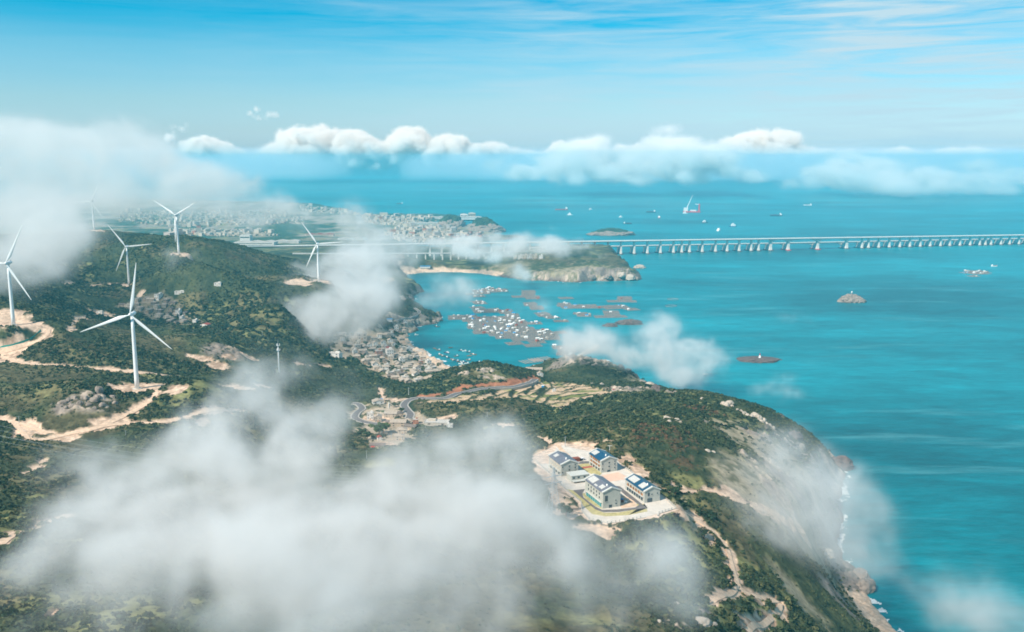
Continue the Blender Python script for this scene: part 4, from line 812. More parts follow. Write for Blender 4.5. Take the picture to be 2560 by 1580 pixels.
# ---------------------------------------------------------------- bridges
A_, B_ = np.array((386., 3253.)), np.array((2008., 3645.)); bd_ = (B_ - A_) / np.linalg.norm(B_ - A_); bn = np.array((-bd_[1], bd_[0]))
def s_of_u(u):   # distance along the bridge where its pier stands under photo column u
    a = (u - 1280) / F; best = min(np.arange(-1400, 3200, 2.0), key=lambda s: abs((A_ + bd_ * s)[0] / ((A_ + bd_ * s)[1] * math.cos(PIT) + H * math.sin(PIT)) - a)); return float(best)
def zdeck(s): return 48 - s * .0065
def zrail(s): return 27 - s * .004
brg = thing('road_bridge', 'long white double bridge crossing the strait on rows of sail-shaped piers', 'bridge', (A_[0], A_[1], 0), math.atan2(bd_[1], bd_[0]))
def girder(name, s0, s1, y0, wd, zf, dep, m, par, parapet=True):
    mb = MB(); V_ = []; n = int((s1 - s0) / 40) + 1; S_ = np.linspace(s0, s1, n)
    for s in S_:
        z = zf(s)
        for y, dz in ((-wd / 2, 0), (-wd / 2, -.9), (-wd / 4, -dep), (wd / 4, -dep), (wd / 2, -.9), (wd / 2, 0)): V_.append((s, y0 + y, z + dz))
    Fc = [(6 * k + j, 6 * k + (j + 1) % 6, 6 * k + 6 + (j + 1) % 6, 6 * k + 6 + j) for k in range(n - 1) for j in range(6)]
    mb.add(V_, Fc); g = mb.build(name, m, par)
    if parapet:
        for sg in (-1, 1):
            q = MB(); V_ = []
            for s in S_:
                for y, dz in ((-.25, .0), (.25, .0), (.25, 1.3), (-.25, 1.3)): V_.append((s, y0 + sg * (wd / 2 - .3) + y, zf(s) + dz + .01))
            q.add(V_, [(4 * k + j, 4 * k + (j + 1) % 4, 4 * k + 4 + (j + 1) % 4, 4 * k + 4 + j) for k in range(n - 1) for j in range(4)]); q.build('parapet', M['ship_white'], g)
    return g
MM('bridge_deck', (.52, .50, .47), .8, noise=.05, nscale=.02); MM('bridge_pier', (.78, .72, .64), .8, noise=.06, nscale=.1)
girder('road_deck', -1350, 3100, 0, 24, zdeck, 3.4, M['bridge_deck'], brg); girder('rail_deck', -330, 3100, 30, 13, zrail, 3.2, M['bridge_deck'], brg)
pier_u = [1520,1552,1585,1618,1651,1683,1704,1724,1756,1788,1818,1847,1877,1896,1926,1969,2043,2116,2154,2171,2196,2223,2249,2274,2300,2325,2350,2374,2399,2424,2448,2462,2477,2501,2523,2546,2570,2594,2618]
pier_u = [1075,1104,1134,1165,1196,1228,1260,1292,1324,1356,1388,1421,1454,1487] + pier_u
p0 = None; mains = (1926, 1969, 2043, 2116)
for u in pier_u:
    s = s_of_u(u); zt = zdeck(s) - 3.4; zr = zrail(s) - 3.2
    land = u < 1500
    prof = [(-6.5, -6), (-5.5, 4), (-4.2, 12), (-3.6, zt - 6), (-6, zt - 1.5), (-6, zt), (6, zt), (6, zt - 1.5), (4.4, zt - 5), (5.5, zt - 10), (8.5, zt - 16), (13, zt - 20), (19, zr + .0), (25, zr), (36, zr), (35, zr - 3), (34.5, 8), (37, -6)]
    if land: prof = [(-6, -6), (-5, zt - 3), (-8, zt), (8, zt), (5, zt - 3), (6, -6)]
    prof = [(x, z) for x, z in prof]; n = len(prof); th0 = 2.6 if u not in mains else 4.5; mb = MB()
    mb.add([(s - th0, x, z) for x, z in prof] + [(s + th0, x, z) for x, z in prof], [tuple(range(n - 1, -1, -1)), tuple(range(n, 2 * n))] + [(k, (k + 1) % n, n + (k + 1) % n, n + k) for k in range(n)])
    pr_ = mb.build('pier', M['bridge_pier'], brg)
    if u > 1500: MB().box(s, 15, -2, 12 if u in mains else 8, 60, 4.2).build('pile_cap', M['red_paint'] if u in (1969, 2043) else M['wet_rock'], pr_)
for a, b in zip(mains[:-1], mains[1:]):     # haunched girders of the main spans
    s0, s1 = s_of_u(a), s_of_u(b)
    for y0, wd, zf, dp in ((0, 14, zdeck, 10), (30, 8, zrail, 7)):
        mb = MB(); V_ = []; n = 17
        for k in range(n):
            t_ = k / (n - 1); s = s0 + (s1 - s0) * t_; d = 3.3 + dp * (abs(2 * t_ - 1) ** 2.2)
            V_ += [(s, y0 - wd / 2, zf(s) - 1.0), (s, y0 + wd / 2, zf(s) - 1.0), (s, y0 + wd / 2, zf(s) - d), (s, y0 - wd / 2, zf(s) - d)]
        mb.add(V_, [(4 * k + j, 4 * k + 4 + j, 4 * k + 4 + (j + 1) % 4, 4 * k + (j + 1) % 4) for k in range(n - 1) for j in range(4)]); mb.build('haunched_girder', M['bridge_pier'], brg)
# rail viaduct on the land side
rv = smooth_line([(-700, 2930), (-420, 2955), (-150, 3000), (60, 3080), (210, 3180), (330, 3270)], 26); t = thing('rail_viaduct', 'lower concrete viaduct on paired piers behind the far beach', 'bridge', (0, 0, 0)); mb = MB(); V_ = []
for k, p in enumerate(rv):
    d = np.array(rv[min(k + 1, len(rv) - 1)]) - np.array(rv[max(k - 1, 0)]); d /= np.linalg.norm(d); nn = np.array((-d[1], d[0])) * 6; z = 37 - 10 * k / len(rv)
    V_ += [(p[0] + nn[0], p[1] + nn[1], z), (p[0] - nn[0], p[1] - nn[1], z), (p[0] - nn[0], p[1] - nn[1], z - 3), (p[0] + nn[0], p[1] + nn[1], z - 3)]
    g = height(*p)
    if k % 1 == 0: MB().box(p[0], p[1], g - 3, 3.6, 8, z - 3 - g + 3, math.atan2(d[1], d[0])).build('pier', M['bridge_pier'], t)
mb.add(V_, [(4 * k + j, 4 * k + (j + 1) % 4, 4 * k + 4 + (j + 1) % 4, 4 * k + 4 + j) for k in range(len(rv) - 1) for j in range(4)]); mb.build('deck', M['bridge_deck'], t)

# ---------------------------------------------------------------- rocks and islets
def rock_mesh(name, rx, ry, rz, seed, m, sub=4, rough=.35, flat=0.0, parent=None, sink=.25):
    bm = bmesh.new(); bmesh.ops.create_icosphere(bm, subdivisions=sub, radius=1.0); me = bpy.data.meshes.new(name); bm.to_mesh(me); bm.free()
    n = len(me.vertices); co = np.empty(n * 3, np.float32); me.vertices.foreach_get('co', co); co = co.reshape(-1, 3)
    d = 1 + (fbm(co * 1.7 + seed, 200 + seed, 4, .55) - .5) * 2 * rough + (np.abs(fbm(co * 4.5 + seed, 300 + seed, 3) - .5) - .1) * rough * 1.1
    co = co * d[:, None] * np.array((rx, ry, rz)); co[:, 2] = np.where(co[:, 2] > 0, co[:, 2] * (1 - flat * .4), co[:, 2] * .5)
    me.vertices.foreach_set('co', co.ravel()); me.materials.append(m); me.update(); o = bpy.data.objects.new(name, me); COL.objects.link(o)
    if parent: o.parent = parent
    return o
def islet(u0, u1, vb, hgt, depth, label, seed, m='rock', green=False, cat='rock'):
    c = at_z((u0 + u1) / 2, vb); w = (u1 - u0) / 2 / F * math.hypot(c[1], H); c[1] += depth * .8
    t = thing('rock_islet', label, cat, (c[0], c[1], 0)); rock_mesh('shore_rock', w, depth, hgt * .8 if green else hgt, seed, M[m], 5, .3, parent=t)
    rock_mesh('tide_line', w * 1.04, depth * 1.06, hgt * .16, seed + 1, M['wet_rock'], 4, .2, parent=t)
    if green:
        g = rock_mesh('scrub_cap', w * .82, depth * .85, hgt * 1.15, seed, M_isl, 5, .3, parent=t); g.location = (-w * .05, depth * .1, 0)
    return t, c, w
M_isl = mat('island_scrub', (.035, .060, .032), .95, noise=.5, nscale=.08, bump=.5)
islet(1472, 1592, 589, 24, 55, 'long low island with a green cap and pinkish shore beyond the bridge', 3, green=True, cat='island'); islet(1085, 1165, 573, 60, 110, 'green cone-shaped hill islet in front of the port', 5, green=True, cat='island')
islet(1165, 1262, 582, 56, 90, 'rocky islet with bare cliffs beside the green cone', 8, green=True, cat='island'); islet(1585, 1616, 671, 11, 14, 'small pale rock off the tip of the far headland', 12, 'rock_pale')
t, c, w = islet(2102, 2168, 757, 17, 22, 'domed rock in the open water carrying a white beacon', 15)
b = thing('beacon_tower', 'white cylindrical beacon on top of the domed sea rock', 'beacon', (c[0], c[1], 14)); MB().lathe([(1.9, -2), (1.8, 8), (2.2, 8.2), (2.2, 8.8)], 16).build('tower', M['ship_white'], b, True); MB().lathe([(1.1, 8.8), (1.1, 10.6), (.2, 11.4)], 12).build('lantern', M['ship_white'], b)
t, c, w = islet(1853, 1955, 906, 3.2, 26, 'flat dark reef with a small beacon, off the small white clouds', 18, 'wet_rock'); b = thing('beacon_marker', 'little red and white beacon on the flat dark reef', 'beacon', (c[0] + 3, c[1] + 2, 3)); MB().lathe([(2.6, -1), (1.2, 4)], 8).build('base', M['ship_white'], b); MB().lathe([(.6, 4), (.6, 7), (.1, 8)], 8).build('mast', M['red_paint'], b)
islet(1508, 1546, 817, 6, 10, 'smaller reddish reef beside the fish rafts', 21, 'wet_rock'); islet(1538, 1610, 812, 9, 14, 'longer dark brown reef between the rafts and the white cloud', 23, 'wet_rock'); islet(1545, 1562, 924, 8, 7, 'pointed rock at the end of the near rocky headland', 25, 'wet_rock'); islet(1562, 1580, 928, 4, 5, 'last small dark rock off the near rocky headland', 27, 'wet_rock')
for i, (u, v, r, k) in enumerate([(2062,1388,7,'rock_pale'),(2165,1470,9,'rock'),(2150,1440,8,'rock'),(2100,1165,14,'wet_rock'),(1985,1095,9,'wet_rock'),(1640,975,9,'wet_rock'),(1625,965,7,'rock_pale'),(1605,958,6,'rock_pale'),(1648,982,5,'wet_rock'),(1575,696,16,'rock_pale'),(1555,690,14,'rock_pale'),(1520,694,14,'rock'),(1590,698,9,'rock'),(1480,695,12,'rock'),(1098,801,9,'rock'),(1085,806,7,'rock')]):
    p = hit(u, v); o = rock_mesh('sea_rock', r, r * .8, r * .8, 40 + i, M[k], 3, .4); o.location = (p.x, p.y, p.z); o.rotation_euler = (0, 0, i)
    props(o, ['pale bulging rock on the near cliff edge', 'big grey rock at the foot of the near cliff', 'grey rock just above the cliff foot', 'dark wet rock at the far point of the foggy shore', 'dark wet rock on the shore below the boulder ridge', 'dark rock at the very tip of the brown point', 'pale rock behind the tip of the brown point', 'pale rock on the spine of the brown point', 'lowest wet rock of the brown point', 'large pale crag near the end of the far headland',
              'second pale crag on the far headland', 'brown crag midway on the far headland cliffs', 'end rock of the far headland', 'brown crag farther back on the far headland', 'rock at the tip of the wooded point', 'rock on the shore of the wooded point'][i], 'rock')
bl = [(158,1010,3.6),(172,1004,3.2),(185,1000,3.6),(200,1012,3.4),(215,998,3.0),(235,1004,3.8),(248,985,4.6),(243,997,3.6),(256,1016,3.4),(236,1024,2.6),(180,1018,3.0),(165,1022,2.6),(280,996,3.0),(288,1010,2.6),(150,1012,2.6),(222,1014,2.6),(195,1024,2.6),(130,1014,1.8)]
for i, (u, v, r) in enumerate(bl):
    p = hit(u, v); o = rock_mesh('boulder', r, r * .8, r * (.85 if i != 6 else 1.3), 60 + i, M['rock'], 3, .35); o.location = (p.x, p.y, p.z + r * .2); o.rotation_euler = (0, 0, i * 1.3); props(o, f'{"tallest upright" if i == 6 else "rounded grey-brown"} boulder on the grassy knoll below the nearest turbine, {ordn(i)} of the outcrop', 'boulder', 'boulders of the knoll outcrop')
bl = [(1808,1012,3.2),(1815,1016,4.2),(1824,1013,4.6),(1830,1019,2.6),(1843,1027,2.2),(1852,1031,2.6),(1860,1036,3.0),(1868,1041,2.8),(1878,1046,3.2),(1886,1044,4.4),(1896,1050,4.4),(1904,1058,3.0),(1908,1055,3.8),(1916,1063,2.8),(1924,1067,2.8),(1932,1071,2.4),(1755,1000,2.6)]
for i, (u, v, r) in enumerate(bl):
    p = hit(u, v + 2); o = rock_mesh('boulder', r, r * .8, r, 80 + i, M['rock_pale'], 3, .3); o.location = (p.x, p.y, p.z + r * .4); o.rotation_euler = (0, 0, i * 1.7); props(o, f'pale boulder along the seaward ridge, {ordn(i)} from the top end', 'boulder', 'boulders of the seaward ridge')
for i, (u, v, r, lab) in enumerate([(1668,1050,3.0,'white boulder on the grassy crown of the dark hill'),(1672,1058,2.6,'white boulder just below the crown boulders'),(1664,1046,2.2,'upper small white boulder on the hill crown'),(1692,1053,2.6,'flat white rock beside the hill crown boulders'),(1702,1058,2.0,'low white rock trailing from the hill crown'),(1635,1030,2.0,'lone pale stone above the hill crown'),(1715,1032,2.0,'pale stone on the far slope of the dark hill'),(1768,1132,2.6,'larger of two white boulders on the slope by the fog'),(1782,1134,2.0,'smaller of two white boulders on the slope by the fog'),(1757,1565,4.0,'large grey boulder at the bottom edge beside the track'),(1780,1572,3.0,'second grey boulder at the bottom edge'),(1643,1564,2.6,'pale boulder in the scrub at the bottom edge'),(1690,1515,2,'pale stone below the foggy track end'),(1480,962,2.6,'pale stone beside the terraced fields'),(1208,926,3.2,'pale boulder on top of the hill behind the red cutting'),(1230,930,2.6,'pale boulder on the shoulder of the hill behind the red cutting'),(1152,920,3.0,'pale boulder near the crest above the beach')]):
    p = hit(u, v); o = rock_mesh('boulder', r, r * .8, r * .8, 100 + i, M['rock_pale'], 3, .35); o.location = (p.x, p.y, p.z + r * .3); props(o, lab, 'boulder')

# ---------------------------------------------------------------- fish farm
raft_protos = []
for kind, (w, d, c) in enumerate([(30, 27, 4.2), (34, 30, 4.8), (18, 16, 4.0)]):
    t = thing('fish_raft', 'x', 'raft'); f = MB(); nx_, ny_ = int(w / c), int(d / c)
    for k in range(nx_ + 1): f.box(-w / 2 + w * k / nx_, 0, -.4, .7, d + .6, .75)
    for k in range(ny_ + 1): f.box(0, -d / 2 + d * k / ny_, -.38, w + .6, .6, .8)
    f.build('frame', M['raft_wood'], t); MB().box(0, 0, -.5, w, d, .62).build('net', M['net'], t)
    bb = MB()
    for k in range(nx_ * ny_): bb.box(rng.uniform(-w / 2, w / 2), rng.choice([-d / 2 + d * q / ny_ for q in range(ny_ + 1)]), .3, .9, .9, .9, rng.uniform(0, 3))
    bb.build('floats', M['buoy'], t).data.materials[0] = M['buoy']; raft_protos.append(t)
for t in raft_protos:
    for c in t.children:
        if c.name.startswith('floats'): c['kind'] = 'stuff'
hut_protos = []
for wm, rm in (('white_wall', 'ship_white'), ('cream_wall', 'flat_roof'), ('white_wall', 'sheet_blue'), ('brick_wall', 'red_roof')):
    t = thing('raft_hut', 'x', 'hut'); MB().box(0, 0, 0, 6, 4.6, 2.7).build('wall', M[wm], t); r = MB(); r.add([(-3.5, -2.9, 2.6), (3.5, -2.9, 2.6), (3.5, 2.9, 2.6), (-3.5, 2.9, 2.6), (-3.5, 0, 3.9), (3.5, 0, 3.9)], [(3, 2, 1, 0), (0, 1, 5, 4), (2, 3, 4, 5), (1, 2, 5), (3, 0, 4)]); r.build('roof', M[rm], t); MB().box(0, -2.33, .4, 1.0, .1, 1.9).build('door', M['dark_opening'], t); hut_protos.append(t)
def Z8(l): return [(1100 + a / 5.04, 680 + b / 5.04) for a, b in l]
farm = [(Z8([(370,265),(500,212),(700,200),(930,208),(840,268),(640,285),(450,300)]), 'the back corner cluster', .75, .9), (Z8([(400,300),(560,300),(600,500),(470,505)]), 'the back column', .6, .5), (Z8([(150,560),(190,530),(330,540),(700,600),(820,480),(980,590),(1130,600),(1270,660),(1130,680),(1200,700),(1400,730),(1600,770),(1480,850),(1300,905),(1200,890),(900,850),(740,840),(590,800),(430,790),(310,700),(330,640),(180,595)]), 'the dense middle', .97, .62),
        (Z8([(450,450),(860,420),(1000,500),(700,590),(400,540)]), 'the misty middle', .6, .6), (Z8([(890,900),(1050,890),(1320,915),(1480,950),(1300,960),(1000,940)]), 'the front strip', .9, .25), (Z8([(1350,830),(1700,930),(1650,1050),(1400,1000)]), 'the foggy front patch', .5, .4)]
quads = [(Z8([(925,325),(1065,225),(1290,250),(1160,350)]), 'the tilted grid field', 1, .04), (Z8([(1465,345),(1500,310),(1700,316),(1690,350)]), 'the small grid strip', 1, .05), (Z8([(990,400),(1100,375),(1260,382),(1280,468),(1080,465)]), 'the dark block', .95, .15), (Z8([(1115,490),(1300,505),(1500,570),(1440,600),(1230,582)]), 'the boat-shaped block', .95, .2),
         (Z8([(1520,395),(1680,390),(1700,420),(1940,415),(1960,465),(1540,462)]), 'the long middle strip', .9, .3), (Z8([(1620,490),(1800,480),(1890,530),(1860,560),(1660,560)]), 'the lower middle block', .9, .35), (Z8([(1450,600),(1600,622),(1580,634),(1470,615)]), 'the short spur', .9, .2),
         ([(1519,754),(1540,741),(1599,742),(1586,758)], 'the far grid field', 1, .06), ([(1508,775),(1516,760),(1565,763),(1570,770),(1592,771),(1595,776)], 'the outer block', .95, .12), ([(1489,777),(1559,778),(1573,793),(1499,794)], 'the outermost striped block', 1, .05), ([(2412,680),(2440,675),(2464,681),(2460,686),(2415,684)], 'the lone farm in the open water', 1, .9), ([(2411,688),(2450,689),(2462,692),(2412,693)], 'the lone farm front row', 1, .4)]
rafts = []; huts = []
for P_, where, dens, hd in farm + quads:
    W_ = [tuple(at_z(u, v)) for u, v in P_]; xs = [p[0] for p in W_]; ys = [p[1] for p in W_]; kind = 1 if 'grid' in where or 'striped' in where else (0 if 'dense' in where else 0)
    cw, cd = {0: (30.6, 27.8), 1: (35, 31), 2: (19, 17)}[kind]; an = rng.normal(.15, .12)
    cxm, cym = np.mean(xs), np.mean(ys); rad = max(max(xs) - min(xs), max(ys) - min(ys)) / 2 + 30; n_ = int(rad / min(cw, cd)) + 1
    for i in range(-n_, n_ + 1):
        for j in range(-n_, n_ + 1):
            x = cxm + i * cw * math.cos(an) - j * cd * math.sin(an) + (j % 3) * 4; y = cym + i * cw * math.sin(an) + j * cd * math.cos(an)
            if not inpoly(x, y, W_): continue
            if rng.random() > dens or any((x - a[0]) ** 2 + (y - a[1]) ** 2 < 25 ** 2 for a in rafts): continue
            if height(x, y) > 0: continue
            rafts.append((x, y, an + (rng.normal(0, .05)), kind, where))
            for _ in range(4):
                if rng.random() < hd: huts.append((x + rng.uniform(-13, 13), y + rng.uniform(-12, 12), an + rng.choice([0, 1.57]) + rng.normal(0, .2), where))
rafts.sort(key=lambda r: r[1]); rafts = rafts[:300]; cnt = {}
for x, y, an, kind, where in rafts:
    c = cnt[where] = cnt.get(where, 0) + 1
    place(raft_protos[kind], (x, y, .05), an, f'{ordn(c - 1)} wooden net-cage raft from the shore side in {where}', 'rafts of the fish farm', (1, 1, 1))
cnt = {}; huts.sort(key=lambda r: r[1]); hp = []
for x, y, an, where in huts:
    if any((x - a) ** 2 + (y - b) ** 2 < 49 for a, b in hp) or len(hp) >= 210: continue
    hp.append((x, y)); c = cnt[where] = cnt.get(where, 0) + 1; k = rng.choice(4, p=[.55, .27, .13, .05]); s = rng.uniform(.7, 1.15)
    place(hut_protos[k], (x, y, .45), an, f'{["white", "cream", "blue-roofed", "red-roofed"][k]} keeper hut, {ordn(c - 1)} from the shore in {where}', 'huts on the fish rafts', (s, s, s * .9))
for t in raft_protos + hut_protos:
    if t.name not in used_p:
        for c, _ in kids(t): bpy.data.objects.remove(c)
        bpy.data.objects.remove(t)
for i, (u, v) in enumerate([(1330, 903), (1352, 898)]):
    c = at_z(u, v); t = thing('mussel_raft', f'{["nearer", "farther"][i]} slatted shellfish raft below the misty headland', 'raft', (c[0], c[1], 0), .5)
    for k in range(7): MB().box(-18 + k * 6, 0, 0, 1.2, 26, .7).build('float_line', M['buoy'], t)
    MB().box(0, -12, .1, 38, .8, .5).build('cross_beam', M['raft_wood'], t)
for u, v, lab in ((1682, 748, 'ring net pen farther out beside the open channel'), (1678, 765, 'ring net pen nearer the reef')):
    c = at_z(u, v); bm = bmesh.new(); mb = MB(); n = 36
    for k in range(n): a, b = 2 * math.pi * k / n, 2 * math.pi * (k + 1) / n; mb.tube((13 * math.cos(a), 13 * math.sin(a), .3), (13 * math.cos(b), 13 * math.sin(b), .3), .45, n=5)
    bm.free(); o = mb.build('ring_pen', M['raft_wood']); o.location = (c[0], c[1], 0); props(o, lab, 'net pen', 'ring net pens')

# ---------------------------------------------------------------- boats and ships
def make_boat(hull, L_=6.5, B__=1.9, cabin=False):
    t = thing('small_boat', 'x', 'boat'); b = MB(); P = []; st = [(-1, .75, .0), (-.6, .95, 0), (0, 1, 0), (.6, .8, .1), (1, .05, .45)]
    for x, w, dz in st: P += [(x * L_ / 2, -w * B__ / 2, .75 + dz), (x * L_ / 2, -w * B__ / 3, -.3 + dz * .5), (x * L_ / 2, w * B__ / 3, -.3 + dz * .5), (x * L_ / 2, w * B__ / 2, .75 + dz)]
    Fc = [(4 * k + j, 4 * k + j + 1, 4 * k + 5 + j, 4 * k + 4 + j) for k in range(4) for j in range(3)] + [(0, 3, 2, 1), (16, 17, 18, 19)]; b.add(P, Fc); b.build('hull', M[hull], t)
    d = MB(); d.add([(x * L_ / 2 * .96, sg * w * B__ / 2 * .92, .5 + dz) for x, w, dz in st for sg in (-1, 1)], [(2 * k, 2 * k + 1, 2 * k + 3, 2 * k + 2) for k in range(4)]); d.build('deck', M['raft_wood'], t)
    if cabin: MB().box(-L_ * .22, 0, .5, L_ * .28, B__ * .6, 1.5).build('cabin', M['ship_white'], t)
    return t
bp = [make_boat('hull_wood'), make_boat('hull_dark', cabin=True), make_boat('hull_blue', cabin=True), make_boat('hull_wood', cabin=True), make_boat('ship_white', cabin=True)]
bn_ = ['open brown wooden boat', 'dark-hulled boat with white cabin', 'blue-hulled boat with white cabin', 'brown boat with white cabin', 'white cabin boat']
bl = [(1445,463,0),(1492,482,3),(1645,452,0),(1590,515,1),(1515,540,3),(1557,557,3),(1612,577,1),(1718,560,3),(1665,600,0),(1690,610,3),(1725,622,2),(1755,628,0),(1790,640,2),(1820,635,1),(1850,650,4),(1770,490,1),(1820,495,4),(1870,508,1),(1915,530,0),(1945,540,3),(1880,555,0),(1870,607,3),(1995,635,1),(1605,522,2),(1775,655,4),(1215,290,4),(1205,460,1),(1460,183,1),(1490,190,0)]
for i, (a, b, k) in enumerate(bl):
    c = at_z(800 + a / 5.04, 780 + b / 5.04); place(bp[k], (c[0], c[1], .2), rng.choice([0, 3.14]) + rng.normal(0, .35), f'{bn_[k]} moored off the village beach, {ordn(i)} of the scattered flock', 'boats moored off the village beach', (1.25,) * 3)
c = at_z(1764, 937); place(bp[4], (c[0], c[1], .2), .3, 'lone small white boat between the misty clouds off the brown point', 'lone boats', (1.3,) * 3)
def ship(u, v, L_, B__, hull, kind, rz, label):
    c = at_z(u, v); t = thing('ship', label, 'ship', (c[0], c[1], 0), rz); b = MB(); P = []; st = [(-1, .85, .3), (-.7, 1, 0), (.5, 1, 0), (.8, .75, .4), (1, .05, 1.0)]; fb = L_ * .07 + 1
    for x, w, dz in st: P += [(x * L_ / 2, -w * B__ / 2, fb + dz), (x * L_ / 2, -w * B__ / 2.4, -1), (x * L_ / 2, w * B__ / 2.4, -1), (x * L_ / 2, w * B__ / 2, fb + dz)]
    b.add(P, [(4 * k + j, 4 * k + j + 1, 4 * k + 5 + j, 4 * k + 4 + j) for k in range(4) for j in range(3)] + [(4 * k + 3, 4 * k, 4 * k + 4, 4 * k + 7) for k in range(4)] + [(0, 3, 2, 1)]); b.build('hull', M[hull], t)
    if kind == 'cargo':
        w_ = MB().box(-L_ * .38, 0, fb, L_ * .14, B__ * .8, L_ * .13).build('bridge_house', M['ship_white'], t); MB().box(-L_ * .33, 0, fb + L_ * .13, L_ * .05, B__ * .5, L_ * .05).build('wheelhouse', M['ship_white'], w_)
        MB().box(L_ * .08, 0, fb + .05, L_ * .6, B__ * .7, 1.2).build('hatch_cover', M['rust'], t); MB().tube((L_ * .42, 0, fb), (L_ * .42, 0, fb + L_ * .12), .5).build('mast', M['steel'], t)
    else:
        MB().box(-L_ * .1, 0, fb, L_ * .5, B__ * .8, L_ * .2).build('bridge_house', M['ship_white'], t); MB().box(-L_ * .05, 0, fb + L_ * .2, L_ * .25, B__ * .6, L_ * .12).build('wheelhouse', M['ship_white'], t); MB().tube((-L_ * .1, 0, fb + L_ * .3), (-L_ * .1, 0, fb + L_ * .52), .35).build('mast', M['steel'], t)
ship(1404, 525, 85, 13, 'hull_red', 'cargo', 3.14, 'long red cargo ship with white stern, leftmost of the anchored fleet'); ship(1425, 538, 36, 10, 'ship_white', 'w', 0, 'small white ship just below the long red cargo ship'); ship(1477, 524.5, 26, 8, 'ship_white', 'w', .4, 'tiny white ship between the red cargo ship and the dark-hulled one')
ship(1627, 531, 62, 11, 'hull_dark', 'cargo', 3.14, 'dark-hulled cargo ship with white stern beside the crane barge'); ship(1648, 545, 30, 14, 'hull_red', 'w', 1.3, 'high white ship seen end-on below the dark-hulled cargo ship'); ship(1552, 543.5, 24, 8, 'ship_white', 'w', 0, 'tiny white ship above the low green island'); ship(1569, 560, 44, 8, 'hull_dark', 'cargo', 0, 'dark low ship near the low green island')
ship(1713, 534, 32, 9, 'ship_white', 'w', 0, 'small white tender below the crane barge'); ship(1762, 557, 34, 10, 'hull_dark', 'w', .3, 'white-topped ship below and beyond the crane barge'); ship(1797, 577, 30, 15, 'ship_white', 'w', 1.0, 'bright white ship nearest the bridge'); ship(1831, 567, 42, 11, 'hull_blue', 'w', 3.3, 'blue-grey ship beside the bright white one'); ship(1940, 540, 72, 11, 'hull_dark', 'cargo', 3.1, 'rightmost dark cargo ship with a white stern and bow mast'); ship(2019, 513.5, 60, 10, 'ship_white', 'cargo', 3.0, 'faint pale ship far out on the haze'); ship(999, 510, 50, 10, 'hull_dark', 'cargo', 3.1, 'faint ship above the port spit'); ship(2486, 666, 20, 7, 'ship_white', 'cargo', 0, 'low white work boat near the lone fish farm')
c = at_z(1729, 531); t = thing('crane_barge', 'red and white crane barge with a raised boom at anchor', 'crane barge', (c[0], c[1], 0)); MB().box(0, 0, -1, 105, 34, 9).build('hull', M['red_paint'], t); MB().box(-38, 0, 8, 24, 22, 22).build('crane_house', M['ship_white'], t)
bmx = MB()
for y in (-5, 5): bmx.tube((-34, y, 20), (2, y * .2, 108), 1.6, .8)
for k in range(6): f_ = k / 6; bmx.tube((-34 + 36 * f_, -5 + 4 * f_, 20 + 88 * f_), (-34 + 36 * (f_ + .12), 5 - 4 * f_, 20 + 88 * (f_ + .12)), .7)
bmx.build('boom', M['ship_white'], t); MB().box(47, 0, 8, 7, 20, 46).build('leg_tower', M['red_paint'], t); MB().box(36, 0, 50, 28, 6, 4).build('gantry_arm', M['ship_white'], t); MB().box(10, 0, 8, 34, 24, 8).build('deck_house', M['ship_white'], t)

# ---------------------------------------------------------------- poles, masts, wires
def pole(u, v, top_px, label, m='steel', arm=True):
    p = hit(u, v); dist = math.hypot(p.y, H - p.z); h_ = top_px / F * dist * 1.02; t = thing('utility_pole', label, 'pole', tuple(p)); MB().lathe([(.28, -1), (.2, h_ * .6), (.14, h_)], 8).build('shaft', M[m], t)
    if arm: MB().box(0, 0, h_ * .93, 2.2, .14, .14, .4).build('crossarm', M[m], t)
for a in [(48,1058,18,'pole on the bare cutting by the dirt road fork'),(315,1095,19,'pole in the dark scrub below the dirt road'),(442,1096,24,'pole at the edge of the fog bank below the dirt road'),(1059,1050,14,'pole beside the flat-roofed building in the fog'),(1218,1047,16,'pole on the dark wooded slope between village and compound'),(1310,1055,10,'short pole on the dark wooded slope'),(917,1152,27,'pole in the bushes below the small village'),(978,1093,12,'short pole beside the round tree'),(1413,1117,26,'tall pole behind the foggy grey block'),(656,842,14,'pole above the foggy light grass knoll')]: pole(*a)
pole(1022, 992, 23, 'blue-white pole where the road bends below the wooded hill', 'ship_white'); 
p = at_z(1524, 1133, Z0); t = thing('street_lamp', 'white lamp post with two arms behind the dark blue roofed block', 'street lamp', (p[0], p[1], Z0)); MB().lathe([(.16, 0), (.1, 5.6)], 8).build('post', M['ship_white'], t); MB().box(-.8, 0, 5.5, 1.6, .2, .14).build('lamp_arm', M['ship_white'], t); MB().box(.8, 0, 5.5, 1.6, .2, .14).build('lamp_arm', M['ship_white'], t)
p = hit(698, 935); dist = math.hypot(p.y, H - p.z); hm = 90 / F * dist; t = thing('radio_mast', 'tall slim white radio mast rising out of the fog bank', 'mast', tuple(p)); MB().lathe([(1.0, -2), (.75, hm * .5), (.45, hm * .82)], 12).build('shaft', M['turbine_white'], t, True); MB().lathe([(.18, hm * .82), (.08, hm)], 8).build('spire', M['steel'], t)
for f_ in (.66, .8):
    pl = MB().lathe([(1.9, hm * f_), (1.9, hm * f_ + .25)], 14).build('platform', M['steel'], t)
    for k in range(3): a = k * 2.1; MB().box(2 * math.cos(a), 2 * math.sin(a), hm * f_ + .26, .5, .5, 2.4, a).build('antenna', M['ship_white'], pl)
